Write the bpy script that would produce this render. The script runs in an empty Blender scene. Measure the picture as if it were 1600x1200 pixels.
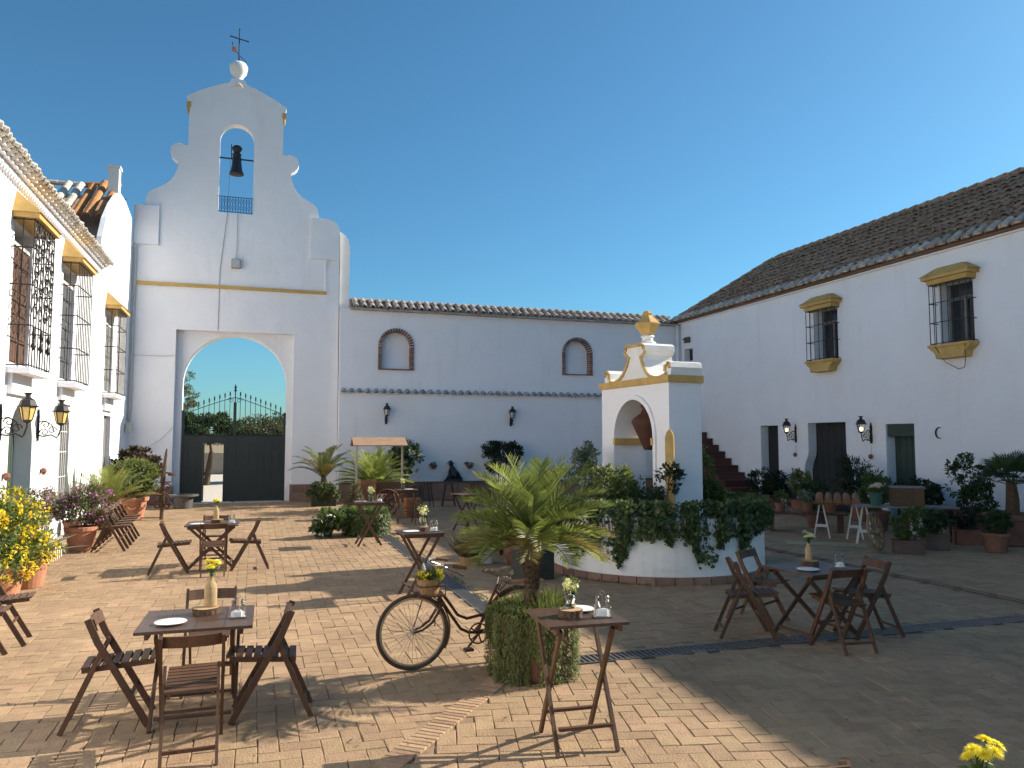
import bpy, math, random
import numpy as np
from mathutils import Vector, Matrix, geometry
random.seed(7); RNG = np.random.default_rng(11)
PI = math.pi; R = math.radians
scene = bpy.context.scene
COL = scene.collection

# ------------------------------------------------------------------ camera
cam_d = bpy.data.cameras.new('camera'); cam = bpy.data.objects.new('camera', cam_d); COL.objects.link(cam)
cam_d.sensor_width = 36.0; cam_d.lens = 1220.0 / 1600.0 * 36.0
cam_d.clip_start = 0.05; cam_d.clip_end = 4000
cam.location = (0, 0, 2.08)
cam.rotation_euler = (R(90) + math.atan(90 / 1220.0), 0, -R(18.15))
scene.camera = cam
# ------------------------------------------------------------------ sky, sun, exposure
SUN = Vector((1.68, 0.17, 1.0)).normalized()
world = bpy.data.worlds.new('World'); scene.world = world; world.use_nodes = True
wn = world.node_tree.nodes; wl = world.node_tree.links
for n in list(wn): wn.remove(n)
w_out = wn.new('ShaderNodeOutputWorld'); w_bg = wn.new('ShaderNodeBackground'); w_sky = wn.new('ShaderNodeTexSky')
w_sky.sky_type = 'NISHITA'; w_sky.sun_disc = False
w_sky.sun_elevation = math.asin(SUN.z); w_sky.sun_rotation = math.atan2(SUN.x, SUN.y)
w_sky.altitude = 0; w_sky.air_density = 1.0; w_sky.dust_density = 0.6; w_sky.ozone_density = 6.0
w_bg.inputs['Strength'].default_value = 0.080
w_tint = wn.new('ShaderNodeMixRGB'); w_tint.blend_type = 'MULTIPLY'; w_tint.inputs[0].default_value = 1.0; w_tint.inputs[2].default_value = (0.61, 0.95, 0.93, 1)   # white balance of the whole sky
wl.new(w_sky.outputs[0], w_tint.inputs[1]); wl.new(w_tint.outputs[0], w_bg.inputs[0]); wl.new(w_bg.outputs[0], w_out.inputs[0])
sun_d = bpy.data.lights.new('sun', 'SUN'); sun_d.energy = 5.0; sun_d.angle = R(0.5); sun_d.color = (1.0, 0.90, 0.76)
sun = bpy.data.objects.new('sun', sun_d); COL.objects.link(sun); sun.location = (30, 5, 30)
sun.rotation_euler = SUN.to_track_quat('Z', 'Y').to_euler()
scene.view_settings.view_transform = 'Standard'; scene.view_settings.look = 'None'
scene.view_settings.exposure = 0.92; scene.view_settings.gamma = 1.0; scene.view_settings.use_curve_mapping = False
scene.render.engine = 'CYCLES'
scene.cycles.max_bounces = 6; scene.cycles.diffuse_bounces = 4; scene.cycles.transparent_max_bounces = 8
scene.cycles.use_denoising = True

# ------------------------------------------------------------------ materials
MATS = {}
def new_mat(name):
    m = bpy.data.materials.new(name); m.use_nodes = True; MATS[name] = m
    nt = m.node_tree; b = nt.nodes['Principled BSDF']
    return m, nt, b
def rgba(c): return (c[0], c[1], c[2], 1)
def mat(name, c1, c2=None, scale=6.0, rough=0.7, bump=0.0, bscale=40.0, metal=0.0, island=0.0, spec=0.3, stretch=None, c3=None, trans=0.0):
    m, nt, b = new_mat(name); N = nt.nodes; L = nt.links
    c2 = c2 or c1
    tc = N.new('ShaderNodeTexCoord'); src = tc.outputs['Object']
    geo = N.new('ShaderNodeNewGeometry')
    src = geo.outputs['Position'] if stretch is None else tc.outputs['Object']
    if stretch is not None:
        mp = N.new('ShaderNodeMapping'); mp.inputs['Scale'].default_value = stretch; L.new(src, mp.inputs['Vector']); src = mp.outputs[0]
    nz = N.new('ShaderNodeTexNoise'); nz.inputs['Scale'].default_value = scale; nz.inputs['Detail'].default_value = 6; nz.inputs['Roughness'].default_value = 0.65
    L.new(src, nz.inputs['Vector'])
    rp = N.new('ShaderNodeValToRGB'); rp.color_ramp.elements[0].position = 0.32; rp.color_ramp.elements[1].position = 0.68
    rp.color_ramp.elements[0].color = rgba(c1); rp.color_ramp.elements[1].color = rgba(c2)
    if c3:
        e = rp.color_ramp.elements.new(0.5); e.color = rgba(c3)
    L.new(nz.outputs['Fac'], rp.inputs['Fac'])
    col = rp.outputs['Color']
    if island > 0:
        oi = N.new('ShaderNodeObjectInfo'); ad = N.new('ShaderNodeMath'); ad.operation = 'ADD'
        L.new(geo.outputs['Random Per Island'], ad.inputs[0]); L.new(oi.outputs['Random'], ad.inputs[1])
        fr = N.new('ShaderNodeMath'); fr.operation = 'FRACT'; L.new(ad.outputs[0], fr.inputs[0])
        mr = N.new('ShaderNodeMapRange'); mr.inputs['To Min'].default_value = 1 - island; mr.inputs['To Max'].default_value = 1 + island
        L.new(fr.outputs[0], mr.inputs['Value'])
        hs = N.new('ShaderNodeHueSaturation'); L.new(mr.outputs[0], hs.inputs['Value']); L.new(col, hs.inputs['Color'])
        m2 = N.new('ShaderNodeMath'); m2.operation = 'MULTIPLY'; m2.inputs[1].default_value = 7.31; L.new(fr.outputs[0], m2.inputs[0])
        f2 = N.new('ShaderNodeMath'); f2.operation = 'FRACT'; L.new(m2.outputs[0], f2.inputs[0])
        mh = N.new('ShaderNodeMapRange'); mh.inputs['To Min'].default_value = 0.5 - island * 0.05; mh.inputs['To Max'].default_value = 0.5 + island * 0.05
        L.new(f2.outputs[0], mh.inputs['Value']); L.new(mh.outputs[0], hs.inputs['Hue'])
        col = hs.outputs['Color']
    L.new(col, b.inputs['Base Color'])
    b.inputs['Roughness'].default_value = rough; b.inputs['Metallic'].default_value = metal
    b.inputs['Specular IOR Level'].default_value = spec
    if bump > 0:
        n2 = N.new('ShaderNodeTexNoise'); n2.inputs['Scale'].default_value = bscale; n2.inputs['Detail'].default_value = 5
        L.new(src, n2.inputs['Vector'])
        bp = N.new('ShaderNodeBump'); bp.inputs['Strength'].default_value = bump; bp.inputs['Distance'].default_value = 0.02
        L.new(n2.outputs['Fac'], bp.inputs['Height']); L.new(bp.outputs[0], b.inputs['Normal'])
    return m
def leaf_mat(name, c1, c2, trans=0.35, rough=0.5):
    m, nt, b = new_mat(name); N = nt.nodes; L = nt.links
    geo = N.new('ShaderNodeNewGeometry')
    rp = N.new('ShaderNodeValToRGB'); rp.color_ramp.elements[0].color = rgba(c1); rp.color_ramp.elements[1].color = rgba(c2)
    L.new(geo.outputs['Random Per Island'], rp.inputs['Fac']); L.new(rp.outputs[0], b.inputs['Base Color'])
    b.inputs['Roughness'].default_value = rough; b.inputs['Specular IOR Level'].default_value = 0.35
    t = N.new('ShaderNodeBsdfTranslucent')
    hs = N.new('ShaderNodeHueSaturation'); hs.inputs['Value'].default_value = 1.3; hs.inputs['Saturation'].default_value = 1.1
    L.new(rp.outputs[0], hs.inputs['Color']); L.new(hs.outputs[0], t.inputs['Color'])
    mx = N.new('ShaderNodeMixShader'); mx.inputs[0].default_value = trans
    out = [n for n in N if n.type == 'OUTPUT_MATERIAL'][0]
    L.new(b.outputs[0], mx.inputs[1]); L.new(t.outputs[0], mx.inputs[2]); L.new(mx.outputs[0], out.inputs['Surface'])
    return m
def glass_mat(name, col=(1, 1, 1), rough=0.02):
    m, nt, b = new_mat(name)
    b.inputs['Base Color'].default_value = rgba(col); b.inputs['Roughness'].default_value = rough
    b.inputs['Transmission Weight'].default_value = 1.0; b.inputs['IOR'].default_value = 1.3
    return m
def whitewash(name, base=(0.82, 0.82, 0.85), stain=(0.70, 0.69, 0.67), patch=(0.78, 0.78, 0.80)):
    m, nt, b = new_mat(name); N = nt.nodes; L = nt.links
    geo = N.new('ShaderNodeNewGeometry')
    n1 = N.new('ShaderNodeTexNoise'); n1.inputs['Scale'].default_value = 0.55; n1.inputs['Detail'].default_value = 8; n1.inputs['Roughness'].default_value = 0.7
    L.new(geo.outputs['Position'], n1.inputs['Vector'])
    r1 = N.new('ShaderNodeValToRGB'); r1.color_ramp.elements[0].position = 0.38; r1.color_ramp.elements[0].color = rgba(patch)
    r1.color_ramp.elements[1].position = 0.62; r1.color_ramp.elements[1].color = rgba(base); L.new(n1.outputs['Fac'], r1.inputs['Fac'])
    mp = N.new('ShaderNodeMapping'); mp.inputs['Scale'].default_value = (3.0, 3.0, 0.35); L.new(geo.outputs['Position'], mp.inputs['Vector'])
    n2 = N.new('ShaderNodeTexNoise'); n2.inputs['Scale'].default_value = 1.0; n2.inputs['Detail'].default_value = 7; L.new(mp.outputs[0], n2.inputs['Vector'])
    r2 = N.new('ShaderNodeValToRGB'); r2.color_ramp.elements[0].position = 0.60; r2.color_ramp.elements[0].color = (0, 0, 0, 1); r2.color_ramp.elements[1].position = 0.80; r2.color_ramp.elements[1].color = (0.6, 0.6, 0.6, 1)
    L.new(n2.outputs['Fac'], r2.inputs['Fac'])
    mx = N.new('ShaderNodeMixRGB'); L.new(r2.outputs[0], mx.inputs[0]); L.new(r1.outputs[0], mx.inputs[1]); mx.inputs[2].default_value = rgba(stain)
    L.new(mx.outputs[0], b.inputs['Base Color']); b.inputs['Roughness'].default_value = 0.9; b.inputs['Specular IOR Level'].default_value = 0.1
    n3 = N.new('ShaderNodeTexNoise'); n3.inputs['Scale'].default_value = 9; n3.inputs['Detail'].default_value = 9; n3.inputs['Roughness'].default_value = 0.7
    L.new(geo.outputs['Position'], n3.inputs['Vector'])
    bp = N.new('ShaderNodeBump'); bp.inputs['Strength'].default_value = 0.40; bp.inputs['Distance'].default_value = 0.03
    n4 = N.new('ShaderNodeTexNoise'); n4.inputs['Scale'].default_value = 1.3; n4.inputs['Detail'].default_value = 4; L.new(geo.outputs['Position'], n4.inputs['Vector'])
    b4 = N.new('ShaderNodeBump'); b4.inputs['Strength'].default_value = 0.30; b4.inputs['Distance'].default_value = 0.12; L.new(n4.outputs['Fac'], b4.inputs['Height'])
    L.new(b4.outputs[0], bp.inputs['Normal']); L.new(n3.outputs['Fac'], bp.inputs['Height']); L.new(bp.outputs[0], b.inputs['Normal'])
    return m
whitewash('wall')
def weather(name, scale, lo, hi):
    nt = MATS[name].node_tree; N = nt.nodes; L = nt.links; b = N['Principled BSDF']
    src = b.inputs['Base Color'].links[0].from_socket
    geo = N.new('ShaderNodeNewGeometry'); nz = N.new('ShaderNodeTexNoise'); nz.inputs['Scale'].default_value = scale; nz.inputs['Detail'].default_value = 7; nz.inputs['Roughness'].default_value = 0.68
    L.new(geo.outputs['Position'], nz.inputs['Vector'])
    mr = N.new('ShaderNodeMapRange'); mr.inputs['From Min'].default_value = 0.3; mr.inputs['From Max'].default_value = 0.7; mr.inputs['To Min'].default_value = lo; mr.inputs['To Max'].default_value = hi
    L.new(nz.outputs['Fac'], mr.inputs['Value'])
    hs = N.new('ShaderNodeHueSaturation'); L.new(mr.outputs[0], hs.inputs['Value']); L.new(src, hs.inputs['Color']); L.new(hs.outputs[0], b.inputs['Base Color'])
whitewash('white_rough', (0.84, 0.83, 0.80), (0.55, 0.54, 0.50), (0.74, 0.73, 0.70))
mat('yellow', (0.60, 0.395, 0.135), (0.50, 0.325, 0.115), 5, 0.85, 0.25, 30)
mat('brick', (0.355, 0.243, 0.143), (0.275, 0.182, 0.11), 9, 0.88, 0.55, 60, island=0.12, c3=(0.325, 0.22, 0.13))
weather('brick', 0.9, 0.80, 1.14)
mat('band_brick', (0.38, 0.25, 0.15), (0.30, 0.195, 0.12), 9, 0.9, 0.5, 60, island=0.2)
mat('mortar', (0.31, 0.21, 0.13), (0.17, 0.12, 0.08), 3.2, 0.95, 0.4, 80)
mat('gravel', (0.62, 0.57, 0.48), (0.48, 0.43, 0.36), 20, 0.95, 0.6, 90)
mat('earth', (0.30, 0.23, 0.15), (0.22, 0.18, 0.11), 0.4, 0.95, 0.4, 20)
mat('soil', (0.07, 0.045, 0.03), (0.04, 0.028, 0.02), 14, 0.95, 0.6, 60)
mat('white_tile', (0.68, 0.63, 0.55), (0.42, 0.37, 0.31), 7, 0.9, 0.4, 50, island=0.18)
mat('orange_tile', (0.50, 0.23, 0.08), (0.36, 0.17, 0.08), 7, 0.9, 0.4, 50, island=0.2)
mat('grey_tile', (0.50, 0.45, 0.40), (0.22, 0.18, 0.16), 8, 0.9, 0.4, 50, island=0.2)
mat('moss_tile', (0.40, 0.22, 0.135), (0.30, 0.195, 0.11), 2.5, 0.95, 0.6, 40, island=0.18, c3=(0.38, 0.225, 0.145))
mat('eave_tile', (0.58, 0.50, 0.43), (0.36, 0.29, 0.24), 7, 0.9, 0.4, 50, island=0.25)
mat('old_brick', (0.27, 0.15, 0.11), (0.20, 0.12, 0.095), 10, 0.9, 0.5, 60, island=0.3)
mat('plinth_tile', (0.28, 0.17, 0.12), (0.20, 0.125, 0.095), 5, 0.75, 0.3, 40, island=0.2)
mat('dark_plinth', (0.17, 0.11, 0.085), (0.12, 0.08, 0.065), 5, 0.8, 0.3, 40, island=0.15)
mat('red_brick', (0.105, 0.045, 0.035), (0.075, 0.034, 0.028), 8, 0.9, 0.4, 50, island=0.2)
mat('iron', (0.022, 0.022, 0.024), (0.035, 0.033, 0.032), 20, 0.5, 0.1, 60, metal=0.3)
mat('gate_green', (0.018, 0.026, 0.026), (0.026, 0.034, 0.033), 3, 0.45, 0.08, 20, spec=0.4)
mat('blue_iron', (0.05, 0.12, 0.30), (0.04, 0.09, 0.22), 20, 0.5)
mat('bronze', (0.03, 0.035, 0.045), (0.05, 0.05, 0.055), 12, 0.5, 0.3, 30, metal=0.5)
mat('dark_wood', (0.115, 0.057, 0.031), (0.062, 0.031, 0.018), 5, 0.55, 0.25, 30, stretch=(18, 18, 3), island=0.15, spec=0.35)
mat('table_wood', (0.085, 0.048, 0.031), (0.050, 0.030, 0.021), 4, 0.38, 0.2, 24, stretch=(2, 22, 22), spec=0.45)
weather('dark_wood', 2.5, 0.75, 1.35); weather('table_wood', 2.5, 0.8, 1.3); weather('yellow', 2.2, 0.80, 1.12)
mat('brown_wood', (0.15, 0.085, 0.045), (0.09, 0.05, 0.03), 5, 0.7, 0.4, 30, stretch=(14, 14, 3))
mat('shutter_brown', (0.12, 0.065, 0.04), (0.07, 0.04, 0.028), 6, 0.7, 0.5, 30)
mat('pale_wood', (0.58, 0.52, 0.42), (0.42, 0.37, 0.29), 5, 0.75, 0.3, 30, stretch=(14, 14, 3))
mat('old_wheel', (0.30, 0.21, 0.12), (0.20, 0.135, 0.075), 8, 0.85, 0.4, 40)
mat('crate_wood', (0.30, 0.14, 0.07), (0.22, 0.10, 0.05), 5, 0.75, 0.3, 30)
mat('grey_wood', (0.20, 0.20, 0.19), (0.13, 0.13, 0.13), 6, 0.7, 0.2, 30)
mat('dark_shutter', (0.10, 0.105, 0.11), (0.07, 0.075, 0.08), 6, 0.7, 0.2, 30)
mat('door_green', (0.035, 0.055, 0.045), (0.05, 0.07, 0.055), 6, 0.6, 0.2, 30)
mat('dark_door', (0.020, 0.022, 0.024), (0.030, 0.030, 0.030), 6, 0.6, 0.2, 30)
mat('dark_glass', (0.02, 0.023, 0.03), (0.03, 0.035, 0.04), 2, 0.12, spec=0.5)
mat('terracotta', (0.46, 0.215, 0.125), (0.36, 0.165, 0.10), 6, 0.85, 0.25, 40)
mat('old_terracotta', (0.25, 0.115, 0.075), (0.17, 0.085, 0.06), 6, 0.9, 0.3, 40)
mat('clay_brown', (0.10, 0.045, 0.03), (0.07, 0.035, 0.025), 6, 0.75, 0.3, 30)
mat('ceramic', (0.80, 0.80, 0.79), (0.77, 0.77, 0.76), 4, 0.15, spec=0.5)
mat('paper', (0.80, 0.79, 0.77), (0.72, 0.71, 0.69), 20, 0.9, 0.3, 60)
mat('twine', (0.50, 0.36, 0.19), (0.38, 0.27, 0.14), 30, 0.9, 0.6, 180)
mat('bark', (0.12, 0.075, 0.045), (0.07, 0.045, 0.03), 12, 0.9, 0.8, 40)
mat('log_face', (0.46, 0.31, 0.17), (0.36, 0.23, 0.12), 12, 0.8, 0.2, 40)
mat('rust', (0.11, 0.050, 0.028), (0.065, 0.033, 0.022), 18, 0.65, 0.3, 70, metal=0.4)
mat('rim_metal', (0.48, 0.36, 0.24), (0.36, 0.26, 0.17), 18, 0.6, 0.2, 60)
mat('rubber', (0.095, 0.062, 0.042), (0.060, 0.042, 0.030), 18, 0.8, 0.2, 60)
mat('chrome', (0.42, 0.39, 0.36), (0.30, 0.27, 0.24), 12, 0.3, metal=0.9)
mat('leather', (0.20, 0.165, 0.13), (0.13, 0.10, 0.08), 14, 0.55, 0.3, 40)
mat('wicker', (0.40, 0.24, 0.11), (0.26, 0.15, 0.07), 40, 0.85, 0.6, 120)
mat('white_paint', (0.74, 0.72, 0.68), (0.58, 0.56, 0.52), 6, 0.6, 0.2, 30)
mat('dark_green_box', (0.028, 0.036, 0.028), (0.045, 0.045, 0.035), 5, 0.6, 0.2, 30)
mat('green_bucket', (0.07, 0.17, 0.13), (0.05, 0.12, 0.10), 6, 0.55, 0.2, 30)
mat('grey_metal', (0.16, 0.16, 0.15), (0.10, 0.10, 0.10), 10, 0.5, 0.2, 40, metal=0.4)
mat('plastic_grey', (0.55, 0.54, 0.51), (0.48, 0.47, 0.44), 4, 0.5)
mat('lamp_box', (0.42, 0.37, 0.28), (0.30, 0.26, 0.20), 14, 0.7)
mat('amber_glass', (0.72, 0.50, 0.16), (0.62, 0.42, 0.13), 6, 0.35)
mat('clear_pane', (0.42, 0.44, 0.45), (0.50, 0.52, 0.52), 3, 0.15, spec=0.5)
mat('straw', (0.42, 0.36, 0.20), (0.32, 0.27, 0.14), 20, 0.95, 0.5, 80)
mat('hot_stone', (0.40, 0.33, 0.26), (0.30, 0.25, 0.20), 8, 0.9, 0.3, 40)
mat('awning', (0.38, 0.25, 0.16), (0.29, 0.185, 0.115), 5, 0.85, 0.2, 40)
mat('flag_red', (0.45, 0.06, 0.05), (0.75, 0.7, 0.66), 9, 0.8)
mat('rope', (0.33, 0.30, 0.26), (0.28, 0.25, 0.2), 20, 0.9)
glass_mat('glass'); glass_mat('jar_glass', (0.93, 0.97, 0.93))
def emis(name, col, s):
    m, nt, b = new_mat(name); b.inputs['Base Color'].default_value = rgba(col); b.inputs['Emission Color'].default_value = rgba(col); b.inputs['Emission Strength'].default_value = s
emis('bulb', (1.0, 0.62, 0.28), 3.5)
leaf_mat('leaf_mid', (0.050, 0.085, 0.022), (0.110, 0.155, 0.045))
leaf_mat('leaf_dark', (0.022, 0.045, 0.016), (0.050, 0.085, 0.028), 0.25)
leaf_mat('leaf_deep', (0.012, 0.022, 0.010), (0.026, 0.042, 0.018), 0.15)
leaf_mat('leaf_ivy', (0.028, 0.056, 0.018), (0.135, 0.175, 0.062), 0.35)
leaf_mat('leaf_light', (0.095, 0.135, 0.035), (0.195, 0.225, 0.075), 0.4)
leaf_mat('leaf_olive', (0.065, 0.085, 0.035), (0.150, 0.165, 0.080), 0.3)
leaf_mat('leaf_palm', (0.135, 0.175, 0.042), (0.270, 0.300, 0.095), 0.45, 0.45)
leaf_mat('leaf_palm_old', (0.150, 0.135, 0.040), (0.240, 0.200, 0.070), 0.35, 0.5)
leaf_mat('leaf_cycad', (0.060, 0.085, 0.030), (0.120, 0.145, 0.050), 0.3, 0.45)
leaf_mat('leaf_purple', (0.050, 0.030, 0.025), (0.105, 0.080, 0.045), 0.2, 0.5)
leaf_mat('leaf_dusty', (0.110, 0.095, 0.055), (0.190, 0.165, 0.095), 0.3, 0.6)
leaf_mat('leaf_trail', (0.080, 0.105, 0.028), (0.170, 0.190, 0.060), 0.35, 0.6)
leaf_mat('leaf_moss', (0.24, 0.15, 0.085), (0.34, 0.215, 0.13), 0.1, 0.9)
leaf_mat('leaf_grey', (0.10, 0.14, 0.085), (0.20, 0.24, 0.16), 0.3)
leaf_mat('fl_yellow', (0.72, 0.50, 0.02), (0.85, 0.68, 0.06), 0.3)
leaf_mat('fl_chrys', (0.80, 0.68, 0.03), (0.88, 0.80, 0.12), 0.3)
leaf_mat('fl_pale', (0.72, 0.72, 0.28), (0.80, 0.80, 0.60), 0.3)
leaf_mat('fl_white', (0.75, 0.74, 0.70), (0.82, 0.81, 0.78), 0.3)
leaf_mat('fl_magenta', (0.38, 0.10, 0.28), (0.55, 0.22, 0.45), 0.3)
leaf_mat('fl_mauve', (0.40, 0.25, 0.32), (0.55, 0.40, 0.46), 0.3)
leaf_mat('fl_cream', (0.68, 0.58, 0.44), (0.78, 0.66, 0.52), 0.3)
leaf_mat('fl_red', (0.40, 0.05, 0.04), (0.55, 0.08, 0.06), 0.2)

# ------------------------------------------------------------------ mesh helpers
def link(o): COL.objects.link(o); return o
def tag(o, label=None, cat=None, group=None, kind=None):
    if label: o['label'] = label
    if cat: o['category'] = cat
    if group: o['group'] = group
    if kind: o['kind'] = kind
    return o
def thing(name, loc, label, cat, group=None, rz=0.0):
    o = bpy.data.objects.new(name, None); o.empty_display_size = 0.2; link(o)
    o.location = loc; o.rotation_euler = (0, 0, rz)
    return tag(o, label, cat, group)
def inv_of(p):
    return (Matrix.Translation(p.location) @ p.rotation_euler.to_matrix().to_4x4()).inverted()
def par(o, p, world=False):
    o.parent = p
    if world:                       # verts are in world coordinates
        q = p; M = Matrix.Identity(4)
        chain = []
        while q is not None: chain.append(q); q = q.parent
        W = Matrix.Identity(4)
        for q in reversed(chain):
            W = W @ q.matrix_parent_inverse @ (Matrix.Translation(q.location) @ q.rotation_euler.to_matrix().to_4x4())
        o.matrix_parent_inverse = W.inverted()
    return o
class MB:
    def __init__(s): s.v = []; s.f = []; s.m = []
    def add(s, vs, fs, mi=0):
        b = len(s.v); s.v.extend([tuple(p) for p in vs]); s.f.extend([tuple(i + b for i in f) for f in fs]); s.m.extend([mi] * len(fs)); return s
    def box(s, c, d, rot=None, mi=0):
        hx, hy, hz = d[0] / 2, d[1] / 2, d[2] / 2
        vs = [Vector((x, y, z)) for x in (-hx, hx) for y in (-hy, hy) for z in (-hz, hz)]
        if rot is not None: vs = [rot @ p for p in vs]
        vs = [p + Vector(c) for p in vs]
        return s.add(vs, [(0, 1, 3, 2), (4, 6, 7, 5), (0, 4, 5, 1), (2, 3, 7, 6), (0, 2, 6, 4), (1, 5, 7, 3)], mi)
    def bb(s, a, b, mi=0):
        return s.box([(a[i] + b[i]) / 2 for i in range(3)], [abs(b[i] - a[i]) for i in range(3)], None, mi)
    def beam(s, p0, p1, w, h, side=(0, 1, 0), mi=0):
        p0 = Vector(p0); p1 = Vector(p1); d = (p1 - p0); L = d.length; d.normalize()
        y = Vector(side); y = (y - d * y.dot(d)); y.normalize(); z = d.cross(y)
        M = Matrix((d, y, z)).transposed()
        return s.box((p0 + p1) / 2, (L, w, h), M, mi)
    def tube(s, pts, r, n=8, cap=True, closed=False, mi=0):
        pts = [Vector(p) for p in pts]; k = len(pts)
        rs = r if isinstance(r, (list, tuple)) else [r] * k
        vs = []; prev = None
        for i, p in enumerate(pts):
            a = pts[(i - 1) % k] if (closed or i > 0) else p; b = pts[(i + 1) % k] if (closed or i < k - 1) else p
            d = (b - a); d = d.normalized() if d.length > 1e-9 else Vector((0, 0, 1))
            if prev is None:
                q = Vector((0, 0, 1)) if abs(d.z) < 0.9 else Vector((1, 0, 0)); e = d.cross(q).normalized()
            else:
                e = prev - d * prev.dot(d); e = e.normalized() if e.length > 1e-6 else d.orthogonal().normalized()
            prev = e; g = d.cross(e)
            for j in range(n):
                t = 2 * PI * j / n; vs.append(p + (e * math.cos(t) + g * math.sin(t)) * rs[i])
        fs = []
        for i in range(k if closed else k - 1):
            i2 = (i + 1) % k
            for j in range(n): fs.append((i * n + j, i * n + (j + 1) % n, i2 * n + (j + 1) % n, i2 * n + j))
        if cap and not closed:
            fs.append(tuple(reversed(range(n)))); fs.append(tuple((k - 1) * n + j for j in range(n)))
        return s.add(vs, fs, mi)
    def lathe(s, prof, n=20, c=(0, 0, 0), mi=0, a0=0.0, capb=True, capt=True, sq=1.0):
        vs = []; k = len(prof)
        for r, z in prof:
            for j in range(n):
                t = a0 + 2 * PI * j / n; vs.append((c[0] + r * math.cos(t), c[1] + r * math.sin(t) * sq, c[2] + z))
        fs = []
        for i in range(k - 1):
            for j in range(n): fs.append((i * n + j, i * n + (j + 1) % n, (i + 1) * n + (j + 1) % n, (i + 1) * n + j))
        if capb: fs.append(tuple(reversed(range(n))))
        if capt: fs.append(tuple((k - 1) * n + j for j in range(n)))
        return s.add(vs, fs, mi)
    def slab(s, loops, fn, t0, t1, mi=0):
        """polygon with holes (loops of 2-D points) swept from t0 to t1; fn(u, v, t) -> world"""
        flat = [p for lp in loops for p in lp]
        tris = geometry.tessellate_polygon([[Vector((p[0], p[1], 0)) for p in lp] for lp in loops])
        n = len(flat)
        vs = [fn(p[0], p[1], t0) for p in flat] + [fn(p[0], p[1], t1) for p in flat]
        fs = []
        for t in tris: fs.append(tuple(t)); fs.append(tuple(i + n for i in reversed(t)))
        b = 0
        for lp in loops:
            m = len(lp)
            for i in range(m):
                j = (i + 1) % m; fs.append((b + i, b + j, b + j + n, b + i + n))
            b += m
        return s.add(vs, fs, mi)
    def build(s, name, mats, parent=None, world=False, smooth=False, kind=None, fix=False):
        me = bpy.data.meshes.new(name); me.from_pydata(s.v, [], s.f); me.update()
        for m in (mats if isinstance(mats, (list, tuple)) else [mats]): me.materials.append(MATS[m])
        if any(s.m): me.polygons.foreach_set('material_index', s.m)
        if smooth: me.polygons.foreach_set('use_smooth', [True] * len(me.polygons))
        if fix:
            import bmesh
            bm = bmesh.new(); bm.from_mesh(me); bmesh.ops.recalc_face_normals(bm, faces=bm.faces); bm.to_mesh(me); bm.free()
        o = link(bpy.data.objects.new(name, me))
        if parent is not None: par(o, parent, world)
        if kind: o['kind'] = kind
        return o
def dup(root, loc, rz, label=None, group=None, drop=()):
    def cp(o, parent):
        c = o.copy(); COL.objects.link(c)
        if parent is not None: c.parent = parent; c.matrix_parent_inverse = o.matrix_parent_inverse.copy()
        for ch in list(o.children):
            if ch.name.split('.')[0] not in drop: cp(ch, c)
        return c
    r = cp(root, None); r.location = loc; r.rotation_euler = (0, 0, rz)
    if label: r['label'] = label
    if group: r['group'] = group
    return r
def arc(cx, cz, r, a0, a1, n, ry=None):
    ry = ry or r
    return [(cx + r * math.cos(R(a0 + (a1 - a0) * i / n)), cz + ry * math.sin(R(a0 + (a1 - a0) * i / n))) for i in range(n + 1)]
def np_mesh(name, V, nper, mat_, parent=None, world=False, kind=None, quads=True):
    """V: (k*nper,3) ; each nper verts make one face"""
    k = len(V) // nper
    me = bpy.data.meshes.new(name); me.vertices.add(len(V)); me.vertices.foreach_set('co', np.asarray(V, dtype=np.float32).ravel())
    me.loops.add(k * nper); me.loops.foreach_set('vertex_index', np.arange(k * nper, dtype=np.int32))
    me.polygons.add(k); me.polygons.foreach_set('loop_start', np.arange(0, k * nper, nper, dtype=np.int32))
    me.polygons.foreach_set('loop_total', np.full(k, nper, dtype=np.int32)); me.update(calc_edges=True)
    me.materials.append(MATS[mat_])
    o = link(bpy.data.objects.new(name, me))
    if parent is not None: par(o, parent, world)
    if kind: o['kind'] = kind
    return o
def norm(a): return a / np.maximum(np.linalg.norm(a, axis=1, keepdims=True), 1e-9)
def leaf_quads(P, D, N, L, W):
    """P base, D direction, N normal hints, L length, W width -> rhombic leaves"""
    D = norm(D); S = norm(np.cross(D, N)); U = np.cross(S, D)
    L = L[:, None]; W = W[:, None]
    a = P; b = P + D * L * 0.45 + S * W * 0.5 + U * W * 0.12; c = P + D * L; d = P + D * L * 0.45 - S * W * 0.5 + U * W * 0.12
    return np.stack([a, b, c, d], 1).reshape(-1, 3)
def clump_points(n, c, r, clumps=24, spread=0.30, shell=0.55, seed=None):
    g = np.random.default_rng(seed if seed is not None else RNG.integers(1e9))
    d = norm(g.normal(size=(clumps, 3))); rad = shell + (1 - shell) * g.random((clumps, 1))
    cc = d * rad * 0.86
    w = g.random(clumps) + 0.35; idx = g.choice(clumps, n, p=w / w.sum())
    off = norm(g.normal(size=(n, 3))) * (g.random((n, 1)) ** 0.45) * spread
    p = cc[idx] + off
    out = norm(p * 0.7 + off * 2.5 + g.normal(size=(n, 3)) * 0.25)
    return np.array(c) + p * np.array(r), out, g
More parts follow.
